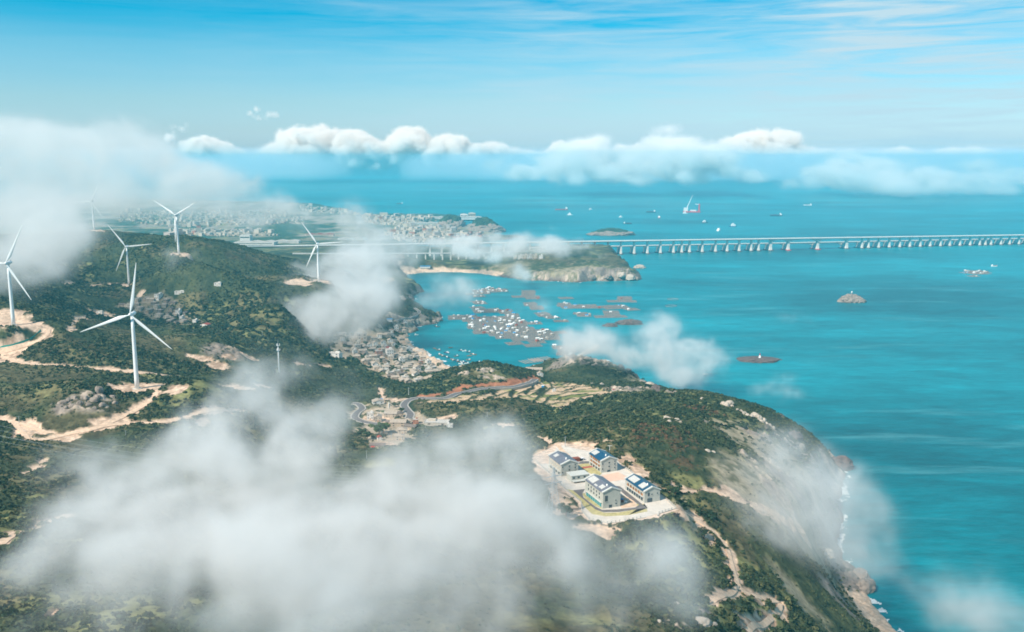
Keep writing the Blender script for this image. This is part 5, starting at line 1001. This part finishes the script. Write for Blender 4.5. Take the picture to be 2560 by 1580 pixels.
def pylon(loc, h_, rz, label):
    t = thing('electricity_pylon', label, 'pylon', loc, rz); m = M['wire']; b0 = h_ * .13
    lev = [(0, b0), (h_ * .3, b0 * .62), (h_ * .55, b0 * .34), (h_ * .8, b0 * .22), (h_, .15)]
    for sx, sy in ((1, 1), (1, -1), (-1, 1), (-1, -1)):
        g = MB()
        for (z0, w0), (z1, w1) in zip(lev[:-1], lev[1:]): g.tube((sx * w0, sy * w0, z0), (sx * w1, sy * w1, z1), .13, n=4)
        g.build('leg', m, t)
    br = MB()
    for (z0, w0), (z1, w1) in zip(lev[:-1], lev[1:]):
        n = 3
        for k in range(n):
            za, zb = z0 + (z1 - z0) * k / n, z0 + (z1 - z0) * (k + 1) / n; wa, wb = w0 + (w1 - w0) * k / n, w0 + (w1 - w0) * (k + 1) / n
            for (ax, ay), (bx, by) in (((1, 1), (-1, 1)), ((-1, 1), (-1, -1)), ((-1, -1), (1, -1)), ((1, -1), (1, 1))): br.tube((ax * wa, ay * wa, za), (bx * wb, by * wb, zb), .07, n=4); br.tube((bx * wa, by * wa, za), (ax * wb, ay * wb, zb), .07, n=4)
    br.build('bracing', m, t)
    for f_ in (.68, .82): MB().box(0, 0, h_ * f_, h_ * .36, .5, .3).build('crossarm', m, t)
p = hit(1384, 1292); py_a = Vector((p.x, p.y, p.z)); pylon(py_a, 30, .5, 'grey lattice pylon standing in the fog beside the compound')
py_b = Vector((-430.0, 640.0, height(-430.0, 640.0)))
pylon(py_b, 30, .5, 'grey lattice pylon at the far end of the wires above the dirt road')
for k, (off, zf) in enumerate([(-5, .68), (5, .68), (-5, .82), (5, .82), (0, 1.0)]):
    a = py_b + Vector((off * .88, off * .48, 30 * zf)); b = py_a + Vector((off * .88, off * .48, 30 * zf)); mb = MB(); n = 24; P = []
    for j in range(n + 1): t_ = j / n; q = a.lerp(b, t_); q.z -= 4 * 14 * t_ * (1 - t_); P.append(q)
    for q, r in zip(P[:-1], P[1:]): mb.tube(q, r, .045, n=4)
    o = mb.build('power_line', M['wire']); props(o, f'{["lower downhill", "lower uphill", "upper downhill", "upper uphill", "topmost"][k]} power line sagging across the hillside into the fog', 'power line', 'power lines')
# green safety netting along the track of the edge turbine
ln = line_xy([(0,872),(30,866),(60,856),(88,842),(102,828)], 4); mb = MB(); V_ = []
for p in ln: z = height(*p); V_ += [(p[0], p[1], z - .5), (p[0], p[1], z + 2.4), (p[0] + .15, p[1] + .15, z + 2.4), (p[0] + .15, p[1] + .15, z - .5)]
mb.add(V_, [(4 * k + j, 4 * k + (j + 1) % 4, 4 * k + 4 + (j + 1) % 4, 4 * k + 4 + j) for k in range(len(ln) - 1) for j in range(4)]); props(mb.build('safety_net', M['green_net']), 'green safety netting along the curved track to the misty turbine', 'netting')

# ---------------------------------------------------------------- undergrowth and single trees
def leaf_cloud(C_, R_, nq, size, cols, squash=.75):
    """C_ (n,3) centres, R_ (n,) radii -> random leaf clumps over each dome"""
    n = len(C_); d = rng.normal(size=(n, nq, 3)).astype(np.float32); d[..., 2] = np.abs(d[..., 2]) + .1; d /= np.linalg.norm(d, axis=2, keepdims=True)
    rr = (.55 + .5 * rng.random((n, nq, 1))).astype(np.float32); pos = C_[:, None, :] + d * rr * R_[:, None, None] * np.array((1, 1, squash), np.float32)
    nrm = d + rng.normal(0, .45, d.shape); nrm /= np.linalg.norm(nrm, axis=2, keepdims=True)
    u_ = np.cross(nrm, rng.normal(size=d.shape)); u_ /= np.linalg.norm(u_, axis=2, keepdims=True); w_ = np.cross(nrm, u_); s = (size * R_[:, None] * (.6 + .7 * rng.random((n, nq))))[..., None] * .5
    P = np.stack([pos - u_ * s - w_ * s * .7, pos + u_ * s - w_ * s * .8, pos + u_ * s * .8 + w_ * s, pos - u_ * s * .9 + w_ * s * .8], 2).reshape(-1, 3)
    cc = np.repeat((cols[:, None, :] * (.75 + .5 * rng.random((n, nq, 1)))).reshape(-1, 3), 4, axis=0)
    return P.astype(np.float32), np.arange(len(P)).reshape(-1, 4), cc.astype(np.float32)
M_leaf = mat('leaves', (1, 1, 1), .8, noise=.1, attr='albedo', spec=.15)
cell = (np.diff(YS)[:, None] * (GY[:-1] * (AS[1] - AS[0])))
vis = (np.abs(GA[:-1]) < .66)
def scatter(y0, y1, spacing, rmin, rmax, nq, size, lim):
    m = (GY[:-1] > y0) & (GY[:-1] < y1) & vis & (GZ[:-1] > 2.5) & (GD[:-1] > 3); pr = cell * veg[:-1] * (1 - grs[:-1] * .75) * m / spacing ** 2
    k = np.nonzero(rng.random(pr.shape) < pr); 
    if len(k[0]) > lim: s = rng.choice(len(k[0]), lim, replace=False); k = (k[0][s], k[1][s])
    C_ = np.stack([GX[k] + rng.normal(0, .7, len(k[0])), GY[k] + rng.normal(0, .7, len(k[0])), GZ[k] - .6], 1).astype(np.float32)
    R_ = rng.uniform(rmin, rmax, len(C_)).astype(np.float32) * np.where(n_mid[k] > .55, 1.15, .9)
    nb = n_big[k] * .6 + n_mid[k] * .4; keepm = rng.random(len(C_)) < np.clip(.55 + (nb - .42) * 6, .3, 1.0); C_, R_ = C_[keepm], R_[keepm]; k = (k[0][keepm], k[1][keepm])
    R_ *= np.clip(.75 + (n_big[k] - .5) * 2.2, .55, 1.35)
    c = np.array([(.028, .047, .023), (.046, .064, .029), (.070, .084, .037), (.115, .118, .050)])[rng.choice(4, len(C_), p=[.35, .35, .22, .08])]
    ru = rust[k] * (rng.random(len(C_)) < .35); c = np.where(ru[:, None] > .4, np.array((.125, .075, .04)), c)
    return leaf_cloud(C_, R_, nq, size, c)
parts = [scatter(240, 760, 2.1, 1.0, 2.4, 20, .62, 90000), scatter(760, 1250, 2.9, 1.3, 2.9, 14, .74, 70000), scatter(1250, 2300, 4.2, 1.8, 3.6, 10, .85, 60000)]
off = 0; VV = []; FF = []; CC = []
for P, f_, c in parts: VV.append(P); FF.append(f_ + off); CC.append(c); off += len(P)
ug = mesh_np('undergrowth', np.concatenate(VV), np.concatenate(FF), M_leaf, cols=np.concatenate(CC)); props(ug, 'dense dark green scrub covering the hills', kind='stuff'); print('leaf quads', off // 4)
def tree(u, v, r, h_, col, label, p=None):
    p = p or hit(u, v); t = thing('tree', label, 'tree', tuple(p)); tr = MB().lathe([(.45, -1), (.32, h_ * .4), (.16, h_ * .8)], 8).build('trunk', M['hull_wood'], t)
    for k in range(5): a = k * 1.26; MB().tube((0, 0, h_ * .35), (math.cos(a) * r * .6, math.sin(a) * r * .6, h_ * .7), .16, .06, 5).build('limb', M['hull_wood'], tr)
    nC_ = 26; C_ = rng.normal(0, .42, (nC_, 3)) * np.array((r, r, h_ * .3)) + np.array((0, 0, h_ * .62)); R_ = rng.uniform(.22, .42, nC_) * r
    P, f_, c = leaf_cloud(C_.astype(np.float32), R_.astype(np.float32), 60, .34, np.array([col] * nC_) * rng.uniform(.6, 1.5, (nC_, 1)), .9)
    mesh_np('crown', P, f_, M_leaf, t, cols=c)
for a in [(958,1083,8.5,11,(.05,.085,.02),'large round dark green tree beside the lowest village houses'),(948,1088,6,9,(.045,.08,.02),'second round tree joined to the large one'),(1415,1292,5.5,7,(.04,.07,.03),'lone bushy tree on the bare slope under the compound fence'),(1695,1236,3.5,7,(.03,.06,.03),'dark conifer-like tree beside the track corner'),(1688,1240,3,5,(.035,.06,.03),'smaller dark tree beside the track corner'),(905,1088,5,7,(.06,.09,.04),'grey-green tree below the village lane'),(918,1098,5,8,(.04,.07,.035),'dark tree at the lower village edge'),(1005,1032,3.5,6,(.04,.07,.02),'small tree squeezed between the houses and road bend'),
          (960,1035,3.5,4,(.08,.13,.03),'light green tree in the walled garden yard'),(985,1018,4,5,(.04,.07,.025),'dark tree behind the broad stone house'),(992,872,5,6,(.05,.08,.03),'tree by the shore path in the harbour village'),(915,862,5,6,(.04,.07,.03),'tree in the upper harbour village'),(1690,1252,3,4,(.05,.08,.03),'bush-like tree by the compound corner'),(1760,1345,4,6,(.03,.05,.025),'dark tree beside the winding track'),(1775,1300,4,6,(.03,.055,.03),'tree on the bank above the winding track'),(1690,1297,2.2,4,(.02,.025,.03),'very dark small tree at the court corner')]: tree(*a)

# ---------------------------------------------------------------- haze
def box_obj(name, x0, x1, y0, y1, z0, z1, m):
    v = [(x, y, z) for x in (x0, x1) for y in (y0, y1) for z in (z0, z1)]
    f = [[0, 1, 3, 2], [4, 6, 7, 5], [0, 4, 5, 1], [2, 3, 7, 6], [0, 2, 6, 4], [1, 5, 7, 3]]
    return mesh_np(name, v, f, m)
def vol_mat(name, color, dens, aniso=0.0, attr=False):
    m = bpy.data.materials.new(name); m.use_nodes = True; n = m.node_tree.nodes; n.clear()
    o = n.new('ShaderNodeOutputMaterial'); pv = n.new('ShaderNodeVolumePrincipled'); m.node_tree.links.new(pv.outputs[0], o.inputs['Volume'])
    pv.inputs['Color'].default_value = (*color, 1); pv.inputs['Density'].default_value = dens; pv.inputs['Anisotropy'].default_value = aniso
    if not attr: pv.inputs['Density Attribute'].default_value = ''
    return m
M_haze = vol_mat('haze', (.17, .74, .94), 8.5e-5)
haze = box_obj('haze', -S - 50, S + 50, -3050, S + 50, -9.5, 400, M_haze); props(haze, kind='stuff')

# ---------------------------------------------------------------- clouds: soft volumes, their density worked out on a grid
def cloud(name, puffs, vs, sigma, seed, nscale, amp=.9, lo=.22, hi=.95, color=(.965, .955, .94), flat=None, label=None, aniso=0.0, stretch=(1, 1, 1.3), gain=.55, shape_noise=.35, erode=.95, mod0=.22, mod1=1.7):
    P = []
    for u, v, y, ru, rv, dep, w in puffs:
        c = at_y(u, v, y); P.append((c[0], c[1], c[2], ru / F * y, dep, rv / F * y, w))
    P = np.array(P)
    mn = (P[:, :3] - P[:, 3:6] * 1.9).min(0); mx = (P[:, :3] + P[:, 3:6] * 1.9).max(0)
    mn[2] = max(mn[2], 4)
    n_ = np.ceil((mx - mn) / vs).astype(int) + 1; mx = mn + (n_ - 1) * vs
    ax = [mn[k] + np.arange(n_[k]) * vs for k in range(3)]
    S_ = np.zeros(tuple(n_), np.float32)
    for cx, cy_, cz, rx, ry, rz, w in P:
        gx = np.exp(-((ax[0] - cx) / rx) ** 2); gy = np.exp(-((ax[1] - cy_) / ry) ** 2); gz = np.exp(-((ax[2] - cz) / rz) ** 2)
        S_ += (w * gx[:, None, None] * gy[None, :, None] * gz[None, None, :]).astype(np.float32)
    if flat is not None: S_ *= sstep(flat - 60, flat + 40, ax[2])[None, None, :]
    d = np.zeros(S_.size, np.float32); act = np.nonzero(S_.ravel() > .06)[0]
    ii = np.stack(np.unravel_index(act, S_.shape), 1).astype(np.float32)
    wp_ = (ii * vs + mn.astype(np.float32)) / (nscale * .9); wz = np.stack([fbm(wp_, seed + 900, 3), fbm(wp_ + 17, seed + 930, 3), fbm(wp_ + 41, seed + 960, 2)], 1) - .5
    pos = (ii * vs + mn.astype(np.float32)) / nscale * np.array(stretch, np.float32)
    pos += wz * np.array((2.6, 2.6, 1.6), np.float32)
    nn = fbm(pos, seed, 5, gain)
    s = S_.ravel()[act]
    val = np.minimum(s, 1.1) + 2.4 * amp * (nn - .5) * 2 * np.minimum(s + shape_noise, 1.0)
    hf = 1 - np.abs(fbm(pos * 2.6 + 11, seed + 400, 4, .6) - .5) * 5; val = val + erode * .5 * (np.clip(hf, -1, 1) - .55) * np.clip(1.5 - val, .35, 1)
    n2 = fbm(pos * np.array((1.7, 1.7, 1.2), np.float32) + 31, seed + 500, 5, .58)
    d[act] = sstep(lo, hi, val) * np.minimum(1, .4 + s) * (mod0 + mod1 * sstep(.37, .63, n2))
    d[d < .004] = 0
    d = d.reshape(S_.shape); d[0] = 0; d[-1] = 0; d[:, 0] = 0; d[:, -1] = 0; d[:, :, 0] = 0; d[:, :, -1] = 0
    nx, ny, nz_ = d.shape
    me = bpy.data.meshes.new(name); me.vertices.add(d.size)
    me.attributes.new('dens', 'FLOAT', 'POINT').data.foreach_set('value', (d * sigma).ravel())
    ob = bpy.data.objects.new(name, me); COL.objects.link(ob)
    g = bpy.data.node_groups.new(name, 'GeometryNodeTree')
    g.interface.new_socket('Geometry', in_out='INPUT', socket_type='NodeSocketGeometry'); g.interface.new_socket('Geometry', in_out='OUTPUT', socket_type='NodeSocketGeometry')
    N_, L_ = g.nodes, g.links; gi = N_.new('NodeGroupInput'); go = N_.new('NodeGroupOutput'); vc = N_.new('GeometryNodeVolumeCube')
    vc.inputs['Min'].default_value = mn; vc.inputs['Max'].default_value = mx
    for k, r_ in zip(('Resolution X', 'Resolution Y', 'Resolution Z'), d.shape): vc.inputs[k].default_value = int(r_)
    ps = N_.new('GeometryNodeInputPosition')
    def vm(op, a, b):
        t = N_.new('ShaderNodeVectorMath'); t.operation = op; L_.new(a, t.inputs[0])
        if b is not None: t.inputs[1].default_value = b
        return t
    t1 = vm('SUBTRACT', ps.outputs[0], tuple(mn)); t2 = vm('DIVIDE', t1.outputs[0], (vs,) * 3); t3 = vm('ADD', t2.outputs[0], (.5,) * 3); t4 = vm('FLOOR', t3.outputs[0], None); t5 = vm('DOT_PRODUCT', t4.outputs[0], (ny * nz_, nz_, 1))
    si = N_.new('GeometryNodeSampleIndex'); si.data_type = 'FLOAT'; si.domain = 'POINT'; si.clamp = True
    na = N_.new('GeometryNodeInputNamedAttribute'); na.data_type = 'FLOAT'; na.inputs[0].default_value = 'dens'
    L_.new(gi.outputs[0], si.inputs['Geometry']); L_.new(na.outputs[0], si.inputs['Value']); L_.new(t5.outputs['Value'], si.inputs['Index']); L_.new(si.outputs[0], vc.inputs['Density'])
    mt = vol_mat(name, color, 1.0, aniso, attr=True); sm = N_.new('GeometryNodeSetMaterial'); sm.inputs['Material'].default_value = mt
    L_.new(vc.outputs[0], sm.inputs[0]); L_.new(sm.outputs[0], go.inputs[0])
    ob.modifiers.new('density', 'NODES').node_group = g; me.materials.append(mt)
    mt.cycles.volume_step_rate = 1.0
    props(ob, label, kind='stuff'); print(name, d.shape, d.size)
    return ob
def region(poly, n, r0, r1, dep, ys, w0=.6, w1=1.1, holes=(), seed=1, edge=.35, flat_=.75):
    """scatter puffs inside an outline; ys: (v, distance) pairs; weight falls toward the outline"""
    g = np.random.default_rng(seed); us = [p[0] for p in poly]; vs = [p[1] for p in poly]; out = []; cl = poly + [poly[0]]
    vv = [q[0] for q in ys]; yy = [q[1] for q in ys]; tries = 0
    while len(out) < n and tries < n * 40:
        tries += 1; u, v = g.uniform(min(us), max(us)), g.uniform(min(vs), max(vs))
        if not inpoly(u, v, poly) or any(inpoly(u, v, h_) for h_ in holes): continue
        d = float(seg_dist(np.array([u], float), np.array([v], float), cl)[0]); r_ = g.uniform(r0, r1); k = min(1, edge + (1 - edge) * d / (r1 * 1.6)); r_ *= .55 + .45 * k
        out.append((u, v, float(np.interp(v, vv, yy)) * g.uniform(.95, 1.05), r_, r_ * flat_, dep * g.uniform(.7, 1.2), g.uniform(w0, w1) * k))
    return out
YN = [(850, 640), (1000, 560), (1100, 530), (1200, 500), (1300, 430), (1400, 360), (1500, 300), (1600, 250)]
fog = region([(20,1300),(120,1215),(260,1150),(400,1085),(500,1010),(570,920),(620,880),(680,880),(760,910),(850,960),(880,1010),(850,1080),(880,1140),(960,1125),(1040,1085),(1150,1065),(1260,1080),(1335,1120),(1365,1180),(1395,1260),(1420,1330),(1540,1370),(1660,1350),(1750,1380),(1800,1440),(1720,1480),(1560,1470),(1470,1470),(1390,1520),(1350,1600),(250,1600),(180,1500),(70,1440),(30,1380)], 210, 45, 95, 42, YN, .45, .95, holes=[[(850,1080),(900,1130),(930,1180),(880,1260),(830,1230),(820,1120)]], seed=3)
fog += region([(640,960),(760,980),(840,1060),(850,1250),(1000,1180),(1150,1110),(1280,1160),(1330,1250),(1330,1400),(1200,1560),(800,1590),(600,1450),(420,1330),(420,1220),(560,1090)], 70, 70, 120, 50, YN, .4, .8, seed=4)
fog += region([(950,1180),(1080,1110),(1250,1130),(1330,1180),(1370,1280),(1420,1360),(1400,1480),(1250,1590),(950,1590),(850,1450)], 60, 60, 110, 50, YN, .35, .75, seed=50) + region([(1400,1380),(1560,1400),(1720,1400),(1760,1460),(1600,1560),(1350,1590)], 24, 60, 90, 40, YN, .35, .6, seed=51)
fog += region([(0,1150),(250,1090),(420,1060),(560,1000),(700,960),(640,1100),(500,1180),(300,1200),(100,1250),(0,1300)], 26, 60, 95, 40, YN, .22, .42, seed=40) + region([(0,1450),(250,1500),(350,1600),(0,1600)], 10, 60, 90, 40, YN, .2, .4, seed=41) + region([(900,960),(1100,1010),(1300,1030),(1380,1090),(1150,1080),(980,1110)], 14, 40, 60, 35, [(960,700),(1100,600)], .18, .32, seed=42) + region([(1380,1500),(1800,1480),(1950,1590),(1400,1600)], 10, 60, 90, 35, YN, .2, .36, seed=43)
cloud('low_clouds', fog, 3.6, .021, 5, 48, .78, .12, 1.6, gain=.6, mod0=.2, mod1=1.7, label='thick grey white fog bank over the lower hillside')
YR = [(1050, 790), (1150, 690), (1250, 590), (1350, 570), (1450, 550), (1600, 500)]
fog = region([(1760,1150),(1790,1075),(1870,1060),(1960,1065),(2080,1080),(2170,1170),(2230,1280),(2260,1400),(2270,1500),(2160,1470),(2060,1390),(1960,1400),(1860,1330),(1780,1270)], 85, 35, 70, 35, YR, .3, .85, seed=5)
fog += region([(1950,1150),(2080,1170),(2190,1260),(2230,1400),(2120,1400),(2000,1320),(1900,1280),(1870,1200)], 26, 50, 80, 35, YR, .4, .8, seed=6) + region([(2290,1580),(2310,1490),(2400,1440),(2480,1480),(2570,1450),(2600,1600)], 26, 40, 70, 35, YR, .5, 1.0, seed=7) + region([(1780,1330),(1900,1340),(2000,1420),(1960,1500),(1820,1420)], 12, 40, 60, 30, YR, .25, .45, seed=8) + region([(1380,1340),(1520,1350),(1660,1320),(1770,1370),(1820,1440),(1700,1500),(1500,1500),(1400,1470)], 60, 40, 66, 32, [(1300,450),(1500,370)], .5, .95, seed=8)
fog += region([(1720,1080),(1900,1040),(2100,1080),(2280,1250),(2320,1480),(2150,1500),(1900,1430),(1740,1300)], 26, 60, 90, 35, YR, .16, .32, seed=47)
cloud('low_clouds', fog, 4.4, .0125, 25, 50, .6, .10, 1.5, gain=.6, label='thin ragged fog drifting over the rocky right shore')
YC = [(770, 1380), (850, 1290), (950, 1190), (1020, 1120)]
fog = region([(1580,820),(1605,785),(1650,778),(1690,800),(1720,845),(1780,845),(1850,885),(1835,910),(1760,920),(1700,980),(1665,975),(1620,900),(1590,880)], 60, 22, 42, 26, YC, .6, 1.1, seed=9) + region([(1380,860),(1430,810),(1500,820),(1580,860),(1640,930),(1560,910),(1470,900),(1400,895)], 50, 28, 46, 26, YC, .45, .9, seed=10)
fog += region([(1870,950),(1980,935),(2025,985),(1985,1018),(1890,985)], 14, 20, 34, 22, YC, .4, .85, seed=11) + region([(1720,930),(1800,950),(1790,1000),(1700,980)], 8, 22, 34, 22, YC, .25, .45, seed=12) + region([(1880,775),(1980,770),(2080,815),(1980,825)], 9, 26, 40, 22, YC, .2, .34, seed=13, flat_=.4) + region([(1640,1000),(1900,1020),(1950,1070),(1700,1040)], 8, 30, 40, 22, YC, .15, .3, seed=14)
fog += region([(1280,840),(1420,790),(1600,760),(1800,830),(1900,900),(1800,1000),(1500,920),(1340,900)], 26, 44, 66, 26, YC, .16, .30, seed=45)
cloud('low_clouds', fog, 4.6, .021, 45, 46, .62, .12, 1.35, gain=.6, label='small ragged white clouds over the bay and open water')
YD = [(420, 2900), (560, 2450), (640, 2050), (705, 1790), (760, 1540), (850, 1330)]
fog = region([(590,430),(660,450),(720,510),(780,530),(850,540),(885,500),(910,545),(1000,572),(1070,608),(1040,650),(1010,720),(960,790),(900,835),(820,850),(740,815),(700,745),(690,690),(760,655),(850,625),(800,585),(700,560),(640,520)], 190, 28, 50, 50, YD, .7, 1.2, seed=15) + region([(1040,690),(1100,680),(1180,700),(1240,750),(1180,790),(1060,780),(1010,750)], 34, 28, 46, 35, [(680, 2100), (790, 1700)], .5, .9, seed=16)
fog += region([(720,760),(780,700),(900,700),(960,740),(900,810),(800,815)], 24, 34, 54, 40, YD, .55, 1.0, seed=17) + region([(1240,700),(1330,690),(1420,770),(1360,830),(1240,790)], 26, 26, 40, 30, [(680, 2100), (830, 1650)], .3, .5, seed=18) + region([(560,820),(660,830),(700,880),(600,890)], 8, 30, 44, 25, [(800, 900), (900, 750)], .2, .4, seed=19)
fog += region([(640,760),(720,720),(900,700),(1040,720),(1120,800),(960,870),(780,870)], 26, 50, 80, 40, YD, .2, .36, seed=44)
cloud('low_clouds', fog, 7.0, .0105, 65, 72, .6, .10, 1.45, gain=.6, label='cloud trail rolling down between the turbines and the harbour')
fog = region([(1060,600),(1180,592),(1300,585),(1400,592),(1470,606),(1515,640),(1430,650),(1320,640),(1190,650),(1080,640)], 90, 24, 40, 55, [(580, 2950), (650, 2650)], .7, 1.2, seed=20, flat_=.5) + region([(1220,650),(1300,655),(1340,715),(1260,705)], 12, 18, 28, 35, [(640, 2600), (720, 2350)], .4, .7, seed=21) + region([(1340,560),(1400,560),(1420,590),(1340,590)], 6, 16, 26, 40, [(560, 3000), (600, 2900)], .2, .4, seed=22)
cloud('low_clouds', fog, 8.0, .019, 85, 75, .55, .12, 1.3, gain=.6, label='flat white cloud lying over the far headland and bridge')
fog = region([(-160,255),(0,262),(70,300),(160,308),(230,318),(300,288),(370,325),(430,365),(470,405),(560,425),(640,455),(690,510),(720,545),(640,560),(540,520),(420,500),(300,505),(200,490),(100,520),(0,560),(-160,560)], 150, 40, 70, 130, [(260, 2750), (560, 2350)], .5, 1.0, seed=23, flat_=.6) + region([(-160,300),(0,300),(150,335),(300,320),(400,370),(440,410),(300,400),(100,370),(-160,360)], 34, 40, 60, 130, [(260, 2700), (560, 2500)], .6, 1.0, seed=24, flat_=.5)
fog += region([(-160,320),(0,330),(200,360),(420,400),(600,450),(690,520),(560,560),(300,540),(100,540),(-160,560)], 90, 60, 90, 130, [(260, 2750), (560, 2350)], .35, .6, seed=46, flat_=.55)
cloud('low_clouds', fog, 10.5, .0058, 105, 190, .42, .05, 1.4, gain=.6, mod0=.5, mod1=1.1, label='large pale cloud cap rising over the far left ridge')
fog = region([(-60,470),(120,470),(210,500),(225,560),(240,610),(190,660),(130,700),(60,740),(-60,720)], 80, 36, 64, 45, [(500, 1600), (740, 1080)], .5, 1.0, seed=25) + region([(390,600),(470,600),(540,670),(560,710),(490,730),(420,700)], 26, 16, 28, 20, [(600, 1580), (740, 1400)], .3, .75, seed=26) + region([(170,480),(300,470),(420,500),(300,530),(200,525)], 18, 24, 40, 40, [(470, 2190), (530, 2120)], .3, .6, seed=27)
fog += region([(370,500),(470,480),(540,520),(520,600),(420,590)], 14, 22, 36, 25, [(480, 1610), (600, 1580)], .5, .8, seed=35) + region([(150,460),(260,450),(330,500),(260,560),(170,540)], 12, 26, 40, 30, [(450, 2180), (560, 2120)], .6, .9, seed=36)
fog += region([(-60,420),(200,430),(330,470),(300,560),(250,640),(120,680),(-60,700)], 34, 60, 90, 60, [(400, 1700), (720, 1150)], .15, .32, seed=52)
cloud('low_clouds', fog, 7.0, .0095, 125, 70, .5, .06, 1.35, gain=.6, mod0=.4, mod1=1.3, label='thin mist in front of the left turbines')
fog = region([(1180,395),(1300,400),(1390,385),(1430,335),(1500,325),(1535,370),(1600,380),(1640,325),(1700,320),(1740,345),(1800,350),(1860,390),(1880,430),(1950,440),(2060,420),(2090,375),(2170,365),(2210,405),(2300,412),(2400,400),(2580,425),(2700,430),(2700,475),(2450,482),(2320,470),(2200,488),(2060,465),(1930,470),(1850,452),(1500,455),(1300,448),(1180,440)], 210, 18, 40, 420, [(320, 9400), (490, 8300)], .5, 1.15, seed=28, flat_=.55)
cloud('low_clouds', fog, 25.0, .010, 145, 300, .45, .08, 1.0, color=(1, .985, .965), gain=.6, label='nearly continuous bank of soft cumulus over the distant sea')
YF = [(300, 15000), (420, 14200)]
fog = region([(470,392),(480,360),(510,345),(550,362),(600,380),(670,380),(700,345),(730,322),(800,322),(880,335),(940,352),(960,372),(985,335),(1010,322),(1055,330),(1060,372),(1105,345),(1150,352),(1170,372),(1260,366),(1262,380),(1340,388),(1340,404),(900,408),(640,400)], 260, 9, 19, 500, YF, .7, 1.2, seed=29, edge=.7, flat_=.85)
fog += region([(1320,408),(1360,390),(1400,362),(1430,388),(1510,395),(1560,368),(1600,362),(1640,388),(1760,388),(1810,360),(1860,348),(1895,332),(1912,345),(1955,330),(1972,345),(1950,372),(2050,384),(2130,392),(2190,394),(2240,378),(2300,392),(2360,386),(2440,378),(2462,396),(2560,400),(2560,409)], 330, 9, 19, 500, YF, .7, 1.2, seed=30, edge=.7, flat_=.85) + region([(600,290),(640,270),(700,290),(650,305)], 8, 10, 16, 200, YF, .2, .35, seed=31) + region([(400,340),(450,300),(470,295),(460,340),(420,360)], 10, 8, 16, 200, YF, .3, .5, seed=32) + region([(600,402),(1300,402),(1300,425),(700,420)], 40, 20, 34, 400, YF, .25, .4, seed=33, flat_=.4)
fog += [(u, v, 14800, r_, r_ * .85, 500, 1.25) for u, v, r_ in [(1000,345,15),(1018,334,13),(1046,336,14),(1060,352,13),(1035,365,18),(1100,358,14),(1122,352,13),(1145,362,14),(1108,376,18),(1330,398,14),(1366,392,14),(1402,382,16),(1560,378,16),(1596,374,16),(2055,392,14),(2090,394,12),(2225,391,13),(2252,386,14),(2278,392,13),(2350,388,14),(2378,393,12),(2440,384,11),(2446,392,12),(500,364,14),(524,368,14),(556,374,12)]]
cloud('low_clouds', fog, 30.0, .014, 165, 330, .9, .28, .8, color=(1, .965, .93), gain=.62, stretch=(1, 1, 1), label='line of bright towering cumulus clouds along the horizon')

fog = [(u, v, 13000, 130, 13, 2500, .8) for u in range(-200, 2900, 110) for v in (404, 424)] + [(u, 385, 16000, 130, 12, 2500, .5) for u in range(-200, 2900, 110)]
cloud('horizon_mist', fog, 120.0, .0010, 185, 1600, .5, .1, 1.2, erode=.2, mod0=1, mod1=0, color=(.86, .93, 1.0), label='pale mist lying along the sea horizon')
